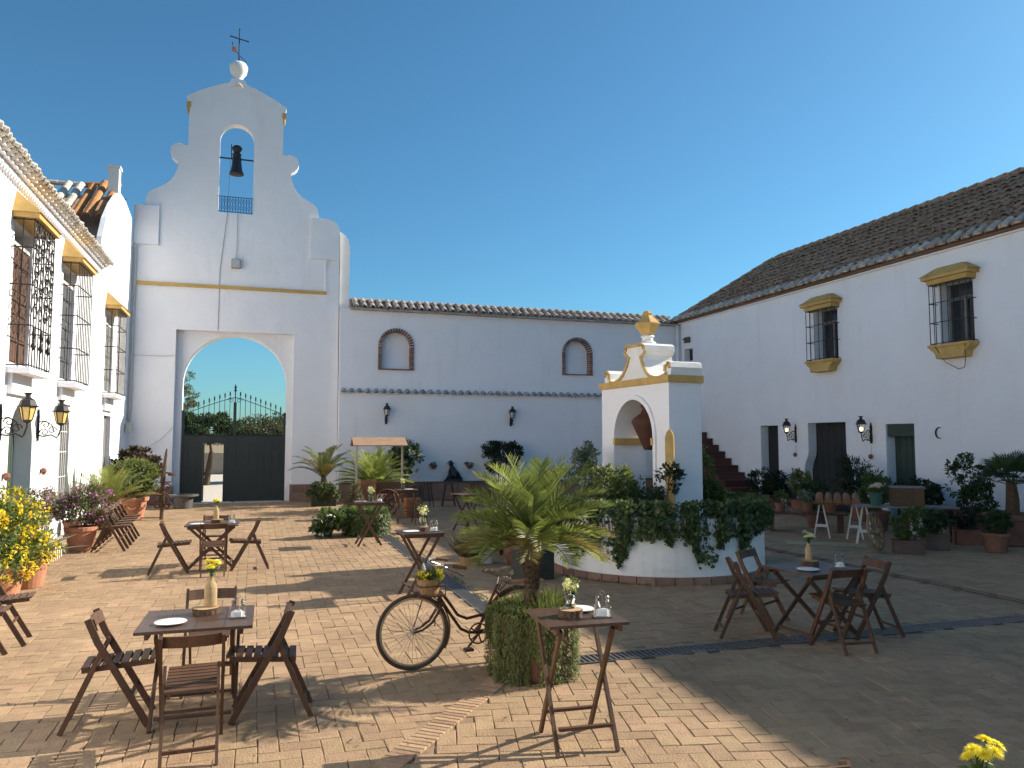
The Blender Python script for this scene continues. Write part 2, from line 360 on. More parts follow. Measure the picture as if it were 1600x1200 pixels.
def foliage(name, parent, blobs, mat_, n, size, aspect=0.55, world=False, clumps=24, spread=0.30, droop=0.0, shell=0.5, seed=None, zmin=None, kind=None):
    Vs = []
    tot = sum(b[1][0] * b[1][1] + b[1][0] * b[1][2] for b in blobs)
    for c, r in blobs:
        k = max(20, int(n * (r[0] * r[1] + r[0] * r[2]) / tot))
        P, O, g = clump_points(k, c, r, clumps, spread, shell, seed)
        D = norm(O + g.normal(size=(k, 3)) * 0.7 + np.array([0, 0, -droop])); N = O + np.array([0, 0, 0.6]) + g.normal(size=(k, 3)) * 0.4
        L = size * (0.6 + 0.8 * g.random(k))
        if zmin is not None: P[:, 2] = np.maximum(P[:, 2], zmin + 0.02 * g.random(k))
        Vs.append(leaf_quads(P, D, N, L, L * aspect))
    return np_mesh(name, np.concatenate(Vs), 4, mat_, parent, world, kind)
def frond(parent, base, az, el, length, mat_, droop=0.9, leaf=0.28, n=34, vee=0.5, lw=0.014, world=False, name='frond', stem=0.15, tipdroop=0.2):
    """pinnate frond: arching rachis with paired leaflets"""
    m = MB(); pts = []; p = Vector(base); steps = 14; a = el
    h = Vector((math.cos(az), math.sin(az), 0))
    for i in range(steps + 1):
        pts.append(p.copy()); d = h * math.cos(a) + Vector((0, 0, math.sin(a))); p = p + d * (length / steps); a -= droop / steps * (0.5 + 1.0 * i / steps)
    m.tube(pts, [0.010 * (1 - 0.8 * i / steps) + 0.002 for i in range(steps + 1)], 4)
    vs = []; side = Vector((-math.sin(az), math.cos(az), 0))
    for i in range(n):
        t = stem + (1 - stem) * i / (n - 1); x = t * steps; k = min(int(x), steps - 1); f = x - k
        q = pts[k].lerp(pts[k + 1], f); d = (pts[k + 1] - pts[k]).normalized(); up = side.cross(d) * -1
        if up.z < 0: up = -up
        L = leaf * (0.35 + 0.65 * math.sin(PI * min(1, 0.12 + 0.80 * t))) * random.uniform(0.85, 1.1)
        for s in (-1, 1):
            ld = (d * (0.55 + 0.5 * t) + side * s * 1.0 + up * vee * random.uniform(0.7, 1.2)).normalized()
            w = lw * (0.8 + 0.4 * random.random()); wv = ld.cross(up).normalized() * w
            e = q + ld * L + Vector((0, 0, -tipdroop * L)); mid = q + ld * L * 0.5 + Vector((0, 0, -tipdroop * L * 0.15))
            b = len(vs); vs += [q - wv * 0.4, q + wv * 0.4, mid + wv, e, mid - wv]
    m.add(vs, [(i, i + 1, i + 2, i + 3, i + 4) for i in range(0, len(vs), 5)])
    return m.build(name, mat_, parent, world)
def flower_pot(m, r, h, c=(0, 0, 0), rim=True):
    m.lathe([(r * 0.66, 0), (r * 0.72, 0.02 * h), (r * 0.92, h * 0.80), (r * 0.93, h * 0.82), (r * 1.03, h * 0.84), (r * 1.05, h * 0.98), (r * 1.0, h), (r * 0.9, h), (r * 0.86, h * 0.9)], 24, c, capt=True)
    return m
# ================================================================== SETTING
g = MB(); g.add([(-900, -300, -0.06), (900, -300, -0.06), (900, 1500, -0.06), (-900, 1500, -0.06)], [(0, 1, 2, 3)])
tag(g.build('ground', 'earth'), 'dry brown ground around the white courtyard buildings', kind='structure')
g = MB(); g.bb((-6, 28.45, -0.05), (8, 60, -0.015)); g.bb((-2.4, 28.4, -0.014), (1.0, 29.6, 0.0))
tag(g.build('driveway', 'gravel'), 'pale sunlit drive outside the gate', kind='structure')
# ---- brick paving: herringbone, every brick real
CW = cam.matrix_basis
cam_m = (Matrix.Translation(cam.location) @ cam.rotation_euler.to_matrix().to_4x4()).inverted()
def project(x, y, z):
    p = cam_m @ Vector((x, y, z)); d = -p.z
    if d < 0.1: return None
    return 800 + 1220 * p.x / d, 600 - 1220 * p.y / d, d
base = MB(); base.bb((-4.05, 0.5, -0.05), (16.45, 28.5, -0.011))
paving = base.build('courtyard_paving', 'mortar'); tag(paving, 'sunlit herringbone brick paving of the courtyard', kind='structure')
BW = 0.14
B0 = Vector((1.98, 6.58)); B1 = Vector((1.04, 5.41)); BD = (B1 - B0).normalized(); BN = Vector((-BD.y, BD.x))   # BN points right/below
if BN.x < 0: BN = -BN
def in_drain(x, y):
    if 2.60 < x < 2.98 and 7.0 < y < 17.8: return True
    if 6.90 < y < 7.22 and 2.6 < x < 16.4: return True
    if 9.44 < x < 9.62 and 4.0 < y < 20: return True
    if (x - 6.43) ** 2 + (y - 11.87) ** 2 < 1.72 ** 2: return True
    return False
cells = []
for panel, ang in ((0, 0.0), (1, R(-13))):
    ca, sa = math.cos(ang), math.sin(ang)
    ox, oy = (-4.0, 2.0) if panel == 0 else (3.0, 5.0)
    rng_i = range(-2, 152) if panel == 0 else range(-70, 130)
    rng_j = range(-2, 192) if panel == 0 else range(-60, 60)
    for i in rng_i:
        for j in rng_j:
            d = (i - j) % 4
            if d == 0: lx, ly, hor = i + 1.0, j + 0.5, True
            elif d == 3: lx, ly, hor = i + 0.5, j + 1.0, False
            else: continue
            lx *= BW; ly *= BW
            x = ox + lx * ca - ly * sa; y = oy + lx * sa + ly * ca
            if not (-4.0 < x < 16.4 and 1.8 < y < 28.35): continue
            v = Vector((x, y)) - B0; side = v.dot(BN)
            p2 = (y < 7.06 and side > 0)
            if p2 != (panel == 1): continue
            if y < 7.06 and abs(side) < 0.085: continue
            if in_drain(x, y): continue
            cells.append((x, y, ang + (0 if hor else PI / 2)))
def brick_verts(L, W, h=0.02, ch=0.0045):
    o = [(-L / 2, -W / 2), (L / 2, -W / 2), (L / 2, W / 2), (-L / 2, W / 2)]
    return [(x, y, -h) for x, y in o] + [(x, y, -ch) for x, y in o] + [(x - math.copysign(ch, x), y - math.copysign(ch, y), 0) for x, y in o]
BF = [(8, 9, 10, 11)] + [(i, (i + 1) % 4, 4 + (i + 1) % 4, 4 + i) for i in range(4)] + [(4 + i, 4 + (i + 1) % 4, 8 + (i + 1) % 4, 8 + i) for i in range(4)]
def rank(c):
    q = project(c[0], c[1], 0)
    if q is None or not (5 < q[0] < 1595 and 5 < q[1] < 1195): return 1e9
    return q[2]
order = sorted(range(len(cells)), key=lambda k: rank(cells[k]))
near = order[:300]; rest = order[300:]
bmesh_v = []
for k in range(6):
    me = bpy.data.meshes.new('brick'); L = 0.277 - 0.002 * (k % 3); W = 0.137 - 0.002 * (k % 2)
    vs = brick_verts(L, W); vs = [(x + random.uniform(-.002, .002), y + random.uniform(-.002, .002), z + (random.uniform(-.001, .001) if z == 0 else 0)) for x, y, z in vs]
    me.from_pydata(vs, [], BF); me.materials.append(MATS['brick']); bmesh_v.append(me)
for k in near:
    x, y, a = cells[k]
    o = bpy.data.objects.new('brick', random.choice(bmesh_v)); COL.objects.link(o); o.parent = paving
    o.location = (x + random.uniform(-.002, .002), y + random.uniform(-.002, .002), random.uniform(-.003, .002)); o.rotation_euler = (random.uniform(-.010, .010), random.uniform(-.010, .010), a + random.uniform(-.015, .015))
rm = MB(); BV = brick_verts(0.276, 0.1365)
for k in rest:
    x, y, a = cells[k]; a += random.uniform(-.015, .015); ca, sa = math.cos(a), math.sin(a); dz = random.uniform(-.004, .002); tx = random.uniform(-.012, .012); ty = random.uniform(-.02, .02)
    x += random.uniform(-.003, .003); y += random.uniform(-.003, .003)
    rm.add([(x + p[0] * ca - p[1] * sa, y + p[0] * sa + p[1] * ca, p[2] + dz + p[0] * tx + p[1] * ty) for p in BV], BF)
rm.build('bricks_beyond', 'brick', paving, kind='stuff')
# band of narrow bricks on edge running through the paving
bandm = bpy.data.meshes.new('band_brick'); bandm.from_pydata(brick_verts(0.20, 0.052), [], BF); bandm.materials.append(MATS['band_brick'])
ba = math.atan2(BD.y, BD.x)
for k in range(46):
    p = B0 + BD * (k * 0.06 - 0.35)
    if p.y < 4.4: break
    o = bpy.data.objects.new('edge_brick', bandm); COL.objects.link(o); o.parent = paving
    o.location = (p.x, p.y, random.uniform(.003, .006)); o.rotation_euler = (0, 0, ba + PI / 2 + random.uniform(-.03, .03))
# ---- drain channels with iron gratings
def drain(name, x0, y0, x1, y1, along, label, mt='iron'):
    t = thing(name, ((x0 + x1) / 2, (y0 + y1) / 2, 0), label, 'drain grating', 'drain gratings in the paving')
    m = MB(); m.bb((x0, y0, -0.01), (x1, y1, -0.006)); m.build('channel', 'soil', t, True)
    m = MB()
    if along == 'y':
        m.bb((x0, y0, -0.008), (x0 + 0.02, y1, 0.003)); m.bb((x1 - 0.02, y0, -0.008), (x1, y1, 0.003))
    else:
        m.bb((x0, y0, -0.008), (x1, y0 + 0.02, 0.003)); m.bb((x0, y1 - 0.02, -0.008), (x1, y1, 0.003))
    m.build('frame', mt, t, True)
    m = MB(); L = (y1 - y0) if along == 'y' else (x1 - x0); n = int(L / 0.055)
    for i in range(n):
        c = (i + 0.5) * L / n
        if along == 'y': m.box(((x0 + x1) / 2, y0 + c, -0.002), (x1 - x0 - 0.045, 0.026, 0.008))
        else: m.box((x0 + c, (y0 + y1) / 2, -0.002), (0.026, y1 - y0 - 0.045, 0.008))
    m.build('grating', mt, t, True, kind='stuff')
drain('drain_grating', 2.66, 7.24, 2.92, 17.6, 'y', 'long iron drain grating running from the planter toward the market cart', 'grey_metal')
drain('drain_grating', 2.66, 6.93, 16.3, 7.19, 'x', 'iron drain grating crossing the paving below the shaded table', 'grey_metal')
m = MB(); m.bb((9.46, 4.0, -0.012), (9.60, 20.0, -0.008)); m.bb((9.43, 4.0, -0.012), (9.46, 20.0, 0.008)); m.bb((9.60, 4.0, -0.012), (9.63, 20.0, 0.008))
tag(m.build('gutter', 'dark_plinth'), 'narrow dark gutter line in the shaded paving', kind='structure')

# ------------------------------------------------------------------ tiles
def tile_mesh(name, L, r0, r1, th, mt, n=6):
    vs = []
    for (y, r) in ((0, r0), (L, r1)):
        for rr in (r, r - th):
            for j in range(n + 1):
                a = PI * j / n; vs.append((rr * math.cos(a), y, rr * math.sin(a)))
    q = n + 1; fs = []
    for j in range(n):
        fs.append((j, j + 1, 2 * q + j + 1, 2 * q + j)); fs.append((q + j + 1, q + j, 3 * q + j, 3 * q + j + 1))
        fs.append((j + 1, j, q + j, q + j + 1)); fs.append((2 * q + j, 2 * q + j + 1, 3 * q + j + 1, 3 * q + j))
    fs.append((0, 2 * q, 3 * q, q)); fs.append((n, q + n, 3 * q + n, 2 * q + n))
    me = bpy.data.meshes.new(name); me.from_pydata(vs, [], fs); me.materials.append(MATS[mt]); return me
def put(me, name, parent, loc, rot):
    o = bpy.data.objects.new(name, me); COL.objects.link(o); par(o, parent, True); o.location = loc; o.rotation_euler = rot; return o
Yp = lambda u, v, t: (u, t, v)        # polygon in XZ swept along Y
Xp = lambda u, v, t: (t, u, v)        # polygon in YZ swept along X

# ------------------------------------------------------------------ gate tower
tower = thing('gate_tower', (-0.7, 28.9, 0), 'tall white bell gable tower with the arched gateway', 'tower')
def mir(pts): return [(-1.74 - x, z) for x, z in reversed(pts)]
gab = [(2.74, 9.75), (2.66, 9.95), (2.45, 10.07), (1.99, 10.10), (1.985, 10.30), (1.95, 10.44), (1.87, 10.56), (1.75, 10.66), (1.58, 10.745), (1.40, 10.85), (1.24, 11.00), (1.12, 11.18), (1.04, 11.38), (1.00, 11.58), (1.02, 11.71), (1.12, 11.76), (1.22, 11.86), (1.27, 12.02), (1.23, 12.20), (1.10, 12.33), (0.95, 12.36), (0.84, 12.31), (0.70, 12.30), (0.70, 13.70), (0.76, 13.80), (0.80, 14.06), (0.40, 14.30), (-0.10, 14.55), (-0.58, 14.74), (-0.66, 14.9)]
gl = mir([p for p in gab if p[1] > 10.09 and p[0] < 1.995])
outer1 = [(1.22, 0), (2.78, 0)] + gab + gl + [(-3.73, 10.10), (-4.06, 10.08), (-4.06, 0), (-2.64, 0), (-2.64, 5.88), (1.22, 5.88)]
bell_hole = [(-0.28, 10.05), (-0.28, 12.68)] + arc(-0.85, 12.68, 0.57, 0, 180, 16)[1:-1] + [(-1.42, 12.68), (-1.42, 10.05)]
m = MB(); m.slab([outer1, bell_hole], Yp, 28.5, 28.86)
arch = arc(-0.71, 4.08, 1.72, 180, 0, 28)
outer2 = [(-4.06, 0), (-2.43, 0)] + arch + [(1.01, 0), (2.78, 0), (2.78, 9.70)] + [(2.45, 10.0), (-4.06, 10.0)]
m.slab([outer2], Yp, 28.862, 29.5)
m.build('wall', 'wall', tower, True, fix=True)
m = MB(); m.slab([[(-4.03, 8.72), (-3.27, 8.72), (-3.27, 10.06), (-4.03, 10.06)]], Yp, 28.40, 28.499)
m.build('raised_panel', 'wall', tower, True, fix=True)
m = MB(); m.slab([[(1.72, 8.62), (2.74, 8.62), (2.74, 9.75), (2.62, 9.98), (2.4, 10.09), (1.98, 10.12), (1.72, 10.08)]], Yp, 28.40, 28.499)
m.build('raised_panel', 'wall', tower, True, fix=True)
m = MB(); m.bb((-3.95, 28.42, 7.35), (2.30, 28.499, 7.46)); m.build('moulding', 'yellow', tower, True)
m = MB(); m.bb((-3.97, 28.44, 7.462), (-3.91, 28.499, 8.72)); m.build('panel_edge', 'wall', tower, True)
m = MB(); m.bb((2.24, 28.44, 7.462), (2.30, 28.499, 8.62)); m.build('panel_edge', 'wall', tower, True)
for s, x in ((1, 0.72), (-1, -2.46)):
    m = MB(); m.bb((x - 0.07, 28.47, 13.66), (x + 0.07, 28.88, 13.86)); m.lathe([(0.03, 13.42), (0.05, 13.53), (0.04, 13.66)], 8, (x, 28.53, 0)); m.build('corbel', 'yellow', tower, True)
m = MB(); m.lathe([(0.28, 14.6), (0.19, 14.80), (0.15, 14.95), (0.18, 15.06), (0.27, 15.17), (0.31, 15.34), (0.31, 15.44), (0.25, 15.54), (0.18, 15.56), (0.05, 15.60)], 20, (-0.87, 28.68, 0)); m.build('finial', 'white_rough', tower, True, True)
m = MB(); m.slab([[(2.781, 0), (3.14, 0), (3.14, 9.2), (3.10, 9.42), (3.0, 9.6), (2.86, 9.7), (2.781, 9.72)]], Yp, 28.66, 29.3); m.build('side_wing', 'white_rough', tower, True, fix=True)
pm = bpy.data.meshes.new('plinth_tile')
pmb = MB(); pmb.box((0, 0, 0), (0.455, 0.04, 0.285)); pm.from_pydata(pmb.v, [], pmb.f); pm.materials.append(MATS['plinth_tile'])
for row in range(2):
    for i in range(3): put(pm, 'plinth_tile', tower, (1.46 + 0.46 * i + 0.0, 28.478, 0.15 + 0.295 * row), (0, 0, 0))
    for i in range(3): put(pm, 'plinth_tile', tower, (-3.80 + 0.46 * i, 28.478, 0.15 + 0.295 * row), (0, 0, 0))
    for x in (-2.62, 1.20): put(pm, 'plinth_tile', tower, (x, 28.64, 0.15 + 0.295 * row), (0, 0, PI / 2)).scale = (0.7, 1, 1)
# cross and vane on the finial
t = thing('iron_cross', (-0.87, 28.68, 15.6), 'thin iron cross with a small red vane on top of the finial', 'cross')
m = MB(); m.tube([(0, 0, -0.03), (0, 0, 1.22)], 0.022, 6); m.tube([(-0.30, 0.02, 0.93), (0.30, -0.02, 0.80)], 0.02, 6)
for p in ((0, 0, 1.22), (-0.30, 0.02, 0.93), (0.30, -0.02, 0.80)): m.lathe([(0.0, -0.04), (0.035, 0), (0.0, 0.04)], 6, p)
m.build('cross', 'iron', t)
m = MB(); m.tube([(-0.24, 0, 0.72), (-0.2, 0, 0.5), (0.02, 0, 0.25), (0.26, 0, 0.02)], 0.013, 5); m.build('vane_rod', 'iron', t)
m = MB(); m.slab([[(-0.25, 0.35), (-0.10, 0.32), (-0.08, 0.52), (-0.2, 0.62), (-0.26, 0.56)]], lambda u, v, w: (u, w, v), -0.008, 0.008); m.build('vane', 'flag_red', t)
# bell
t = thing('bell', (-0.85, 28.7, 12.0), 'dark bronze bell hanging in the arched bell opening', 'bell')
m = MB(); m.lathe([(0.245, -0.50), (0.25, -0.47), (0.20, -0.36), (0.165, -0.15), (0.15, 0.05), (0.11, 0.13), (0.02, 0.16)], 20); m.build('bell_body', 'bronze', t, smooth=True)
m = MB(); m.box((0, 0, 0.06), (0.30, 0.12, 0.12)); m.tube([(-0.57, 0, 0.06), (0.57, 0, 0.06)], 0.028, 8); m.build('axle', 'iron', t)
m = MB(); m.lathe([(0.11, 0.12), (0.16, 0.22), (0.10, 0.30), (0.15, 0.38), (0.18, 0.46), (0.12, 0.54), (0.04, 0.57)], 10, sq=0.6); m.tube([(-0.18, 0, 0.06), (-0.19, 0, 0.58)], 0.018, 6); m.build('yoke', 'bronze', t)
m = MB(); m.tube([(-0.20, -0.05, 0.06), (-0.24, -0.18, -1.2), (-0.25, -0.235, -1.9)], 0.008, 4); m.tube([(-0.25, -0.235, -1.9), (-0.45, -0.215, -4.0), (-0.46, -0.215, -6.1)], 0.009, 4); m.build('bell_rope', 'rope', t)
# blue balcony rail
t = thing('balcony_railing', (-0.85, 28.47, 10.05), 'small blue wrought iron railing below the bell', 'railing')
m = MB()
for i in range(13): m.tube([(-0.54 + 0.09 * i, 0, 0.02), (-0.54 + 0.09 * i, 0, 0.55)], 0.010, 5)
m.build('bars', 'blue_iron', t, kind='stuff')
m = MB(); m.tube([(-0.57, 0, 0.56), (0.57, 0, 0.56)], 0.016, 6); m.tube([(-0.57, 0, 0.03), (0.57, 0, 0.03)], 0.016, 6); m.build('rail', 'blue_iron', t)
m = MB()
for i in range(12):
    x = -0.54 + 0.09 * i
    m.tube([(x, 0.0, 0.08), (x + 0.045, 0, 0.20), (x + 0.09, 0, 0.30), (x + 0.045, 0, 0.42), (x, 0, 0.52)], 0.006, 4); m.tube([(x + 0.09, 0, 0.08), (x + 0.045, 0, 0.20), (x, 0, 0.30), (x + 0.045, 0, 0.42), (x + 0.09, 0, 0.52)], 0.006, 4)
m.build('lattice', 'blue_iron', t, kind='stuff')
# flood light
t = thing('flood_light', (-0.78, 28.44, 8.24), 'square beige flood light box on the gate tower', 'flood light')
m = MB(); m.box((0, -0.02, 0), (0.30, 0.14, 0.32)); m.build('housing', 'lamp_box', t)
m = MB(); m.box((0, -0.096, 0), (0.24, 0.01, 0.26)); m.build('pane', 'clear_pane', t)
m = MB(); m.tube([(0, 0.02, 0.16), (0.01, 0.03, 1.0), (0.0, 0.03, 1.80)], 0.012, 5); m.build('cable', 'plastic_grey', t)
# ------------------------------------------------------------------ gate
gate = thing('metal_gate', (-0.7, 28.95, 0), 'dark green sheet metal double gate with spiked top and open wicket', 'gate')
GX0, GX1 = -2.40, 0.99; gc = -0.70
def ztop(x): k = abs(x - gc) / 1.7; return 3.72 - 0.62 * (k ** 1.15)
m = MB(); m.bb((-1.70, 28.93, 0.02), (GX0 + 0.06, 28.97, 2.28)); m.build('leaf_panel', 'gate_green', gate, True)
m = MB(); m.bb((-1.04, 28.93, 0.02), (gc, 28.97, 2.28)); m.bb((gc + 0.004, 28.928, 0.02), (GX1 - 0.05, 28.968, 2.28)); m.build('leaf_panel', 'gate_green', gate, True)
for x in (-2.2, -1.95, -0.95, -0.45, -0.2, 0.05, 0.3, 0.55, 0.8):
    m = MB(); m.bb((x - 0.012, 28.915, 0.06), (x + 0.012, 28.9275, 2.24)); m.build('rib', 'gate_green', gate, True)
m = MB(); m.tube([(-0.60, 28.92, 1.05), (-0.60, 28.86, 1.05), (-0.52, 28.86, 1.05)], 0.014, 6); m.build('handle', 'iron', gate, True)
m = MB(); m.bb((-1.70, 28.93, 2.03), (-1.04, 28.97, 2.28)); m.build('wicket_lintel', 'gate_green', gate, True)
w = MB(); w.slab([[(0, 0.04), (0.62, 0.04), (0.62, 2.0), (0, 2.0)]], lambda u, v, q: (-1.69 - 0.10 * u + q, 28.99 + u, v), 0, 0.03); w.build('wicket_door', 'gate_green', gate, True, fix=True)
for x, h in ((GX0 + 0.03, 3.15), (GX1 - 0.02, 3.10), (gc, 3.45)):
    m = MB(); m.box((x, 28.95, h / 2), (0.08 if x != gc else 0.10, 0.08, h)); m.build('post', 'gate_green', gate, True)
bars = [GX0 + 0.17 * i for i in range(1, 20) if abs(GX0 + 0.17 * i - gc) > 0.09]
for x in bars:
    h = ztop(x); m = MB(); m.tube([(x, 28.95, 2.26), (x, 28.95, h)], 0.011, 6); m.lathe([(0.011, h), (0.030, h + 0.03), (0.018, h + 0.06), (0.028, h + 0.09), (0.0, h + 0.17)], 6, (x, 28.95, 0)); m.build('spike', 'gate_green', gate, True)
m = MB(); m.tube([(gc, 28.95, 3.4), (gc, 28.95, 3.85)], 0.02, 6); m.lathe([(0.02, 3.82), (0.05, 3.87), (0.025, 3.92), (0.045, 3.97), (0, 4.1)], 8, (gc, 28.95, 0)); m.build('spike', 'gate_green', gate, True)
m = MB(); m.tube([(x, 28.95, ztop(x) - 0.10) for x in np.linspace(GX0 + 0.05, GX1 - 0.05, 25)], 0.012, 5); m.tube([(GX0, 28.95, 2.30), (GX1, 28.95, 2.30)], 0.022, 5); m.build('rail', 'gate_green', gate, True)
for s in (-1, 1):
    m = MB(); pts = []
    for i in range(22):
        a = i * 0.42; r = 0.10 * (1 - i / 26); pts.append((gc + s * (0.14 + r * math.cos(a)), 28.95, 3.52 + r * math.sin(a)))
    m.tube(pts, 0.009, 4); m.build('scroll', 'gate_green', gate, True)

# ------------------------------------------------------------------ back wall
bw = thing('back_wall', (9.6, 28.4, 0), 'long white back wall with two tile courses and brick niches', 'wall')
def niche(x0, x1, z0, zs): r = (x1 - x0) / 2; return [(x1, z0), (x1, zs)] + arc((x0 + x1) / 2, zs, r, 0, 180, 14)[1:-1] + [(x0, zs), (x0, z0)]
N1 = (4.26, 5.34, 4.72, 5.55); N2 = (11.41, 12.47, 4.72, 5.52)
m = MB(); m.slab([[(2.785, 0), (16.44, 0), (16.44, 6.86), (3.142, 6.86), (3.142, 6.86), (2.785, 6.86)], niche(*N1), niche(*N2)], Yp, 28.2, 28.45)
m.bb((2.785, 28.452, 0), (16.44, 28.8, 6.86)); m.build('wall', 'wall', bw, True, fix=True)
# lower wall part is a little proud, capped by the middle tile course
m = MB(); m.bb((2.786, 28.08, 0), (16.44, 28.198, 3.78)); m.build('lower_wall', 'wall', bw, True)
nb = bpy.data.meshes.new('brick'); nbb = MB(); nbb.box((0, 0, 0), (0.125, 0.30, 0.07)); nb.from_pydata(nbb.v, [], nbb.f); nb.materials.append(MATS['old_brick'])
for (x0, x1, z0, zs) in (N1, N2):
    for x in (x0 - 0.05, x1 + 0.05):
        for i in range(10): put(nb, 'brick', bw, (x + random.uniform(-.006, .006), 28.30, z0 + 0.04 + i * 0.081), (0, 0, 0))
    r = (x1 - x0) / 2 + 0.05; cx = (x0 + x1) / 2
    for i in range(19):
        a = R(4 + 172 * i / 18); put(nb, 'brick', bw, (cx + r * math.cos(a), 28.30, zs + r * math.sin(a)), (0, -a, 0))
    m = MB(); m.bb((x0 - 0.11, 28.13, z0 - 0.05), (x1 + 0.11, 28.44, z0 - 0.001)); m.build('sill', 'old_brick', bw, True)
tm = tile_mesh('tile', 0.42, 0.10, 0.085, 0.018, 'grey_tile')
sl = math.atan2(0.36, 0.70)
m = MB(); m.slab([[(28.0, 6.862), (28.9, 6.862), (28.9, 7.22), (28.72, 7.24)]], lambda u, v, q: (q, u, v), 3.145, 16.3); m.build('roof_bed', 'grey_tile', bw, True, fix=True)
nx = 44
for i in range(nx):
    x = 3.32 + i * (13.0 / nx)
    put(tm, 'tile', bw, (x + random.uniform(-.01, .01), 27.96 + random.uniform(-.02, .01), 6.88), (sl, 0, random.uniform(-.03, .03)))
    put(tm, 'tile', bw, (x + random.uniform(-.01, .01), 27.96 + 0.34, 6.88 + 0.195), (sl, 0, random.uniform(-.03, .03)))
tr = tile_mesh('ridge_tile', 0.46, 0.11, 0.10, 0.018, 'grey_tile')
for i in range(32): put(tr, 'ridge_tile', bw, (3.16 + i * 0.41, 28.72, 7.22), (0.02, 0, -PI / 2))
m = MB(); m.bb((3.145, 27.98, 6.80), (16.42, 28.199, 6.861)); m.build('eave_course', 'grey_tile', bw, True)
tc = tile_mesh('tile', 0.30, 0.09, 0.08, 0.018, 'grey_tile')
for i in range(47): put(tc, 'tile', bw, (2.92 + i * 0.287, 27.93 + random.uniform(-.01, .01), 3.80), (0.42, 0, random.uniform(-.03, .03)))
m = MB(); m.slab([[(27.98, 3.785), (28.199, 3.785), (28.199, 3.90), (27.98, 3.81)]], lambda u, v, q: (q, u, v), 2.787, 16.43); m.build('course_bed', 'white_rough', bw, True, fix=True)
m = MB(); m.bb((2.80, 27.72, 0), (16.43, 28.079, 0.60)); m.build('plinth_core', 'mortar', bw, True)
m = MB(); m.bb((2.80, 27.68, 0.601), (16.43, 28.079, 0.635)); m.build('plinth_ledge', 'dark_plinth', bw, True)
for row in range(2):
    for i in range(29): put(pm, 'plinth_tile', bw, (3.03 + 0.468 * i - 0.0, 27.708, 0.15 + 0.295 * row), (0, 0, 0))
m = MB(); m.tube([(16.30, 28.0, 6.8), (16.30, 28.0, 0.64)], 0.07, 10); m.build('downpipe', 'wall', bw, True, True)

# ------------------------------------------------------------------ right building
rb = thing('right_building', (17.5, 14, 0), 'long white two storey house in shade with a mossy tiled roof', 'building')
def rect(y0, y1, z0, z1): return [(y0, z0), (y1, z0), (y1, z1), (y0, z1)]
W1 = (18.95, 19.95, 4.55, 6.12); W2 = (14.30, 15.28, 4.50, 6.05); SW = (27.1, 27.75, 5.30, 5.80)
flare = [(18.50, 0), (20.62, 0), (20.62, 1.15), (20.56, 1.40), (20.44, 1.62), (20.40, 1.80), (20.40, 2.66), (18.75, 2.66), (18.75, 1.80), (18.70, 1.62), (18.58, 1.40), (18.50, 1.15)]
wallloop = [(28.45, 0), (28.45, 6.9), (-6, 6.9), (-6, 0), (16.24, 0), (16.24, 2.56), (17.22, 2.56), (17.22, 0)] + [flare[0]] + [flare[i] for i in range(11, 0, -1)][:10] + [flare[1]] + [(21.88, 0), (21.88, 2.62), (22.82, 2.62), (22.82, 0)]
m = MB(); m.slab([wallloop, rect(*W1), rect(*W2), rect(*SW)], Xp, 16.45, 16.90); m.build('wall', 'wall', rb, True, fix=True)
m = MB(); m.bb((16.92, -6, 0), (22.0, 28.45, 6.86)); m.build('body', 'dark_door', rb, True)
def door(parent, y0, y1, z1, mt, planks, name='door'):
    d = MB(); d.bb((16.78, y0, 0.0), (16.84, y1, z1)); o = d.build(name, mt, parent, True)
    n = planks
    for i in range(n):
        a = y0 + (y1 - y0) * i / n; b = y0 + (y1 - y0) * (i + 1) / n
        q = MB(); q.bb((16.755, a + 0.008, 0.02), (16.781, b - 0.008, z1 - 0.02)); q.build('plank', mt, o, True)
    return o
door(rb, 21.86, 22.84, 2.62, 'dark_door', 5); door(rb, 18.48, 20.64, 2.66, 'dark_door', 8); door(rb, 16.22, 17.24, 2.56, 'door_green', 5)
m = MB(); m.bb((16.50, 16.23, 2.22), (16.75, 17.23, 2.55)); m.build('door_head', 'door_green', rb, True)
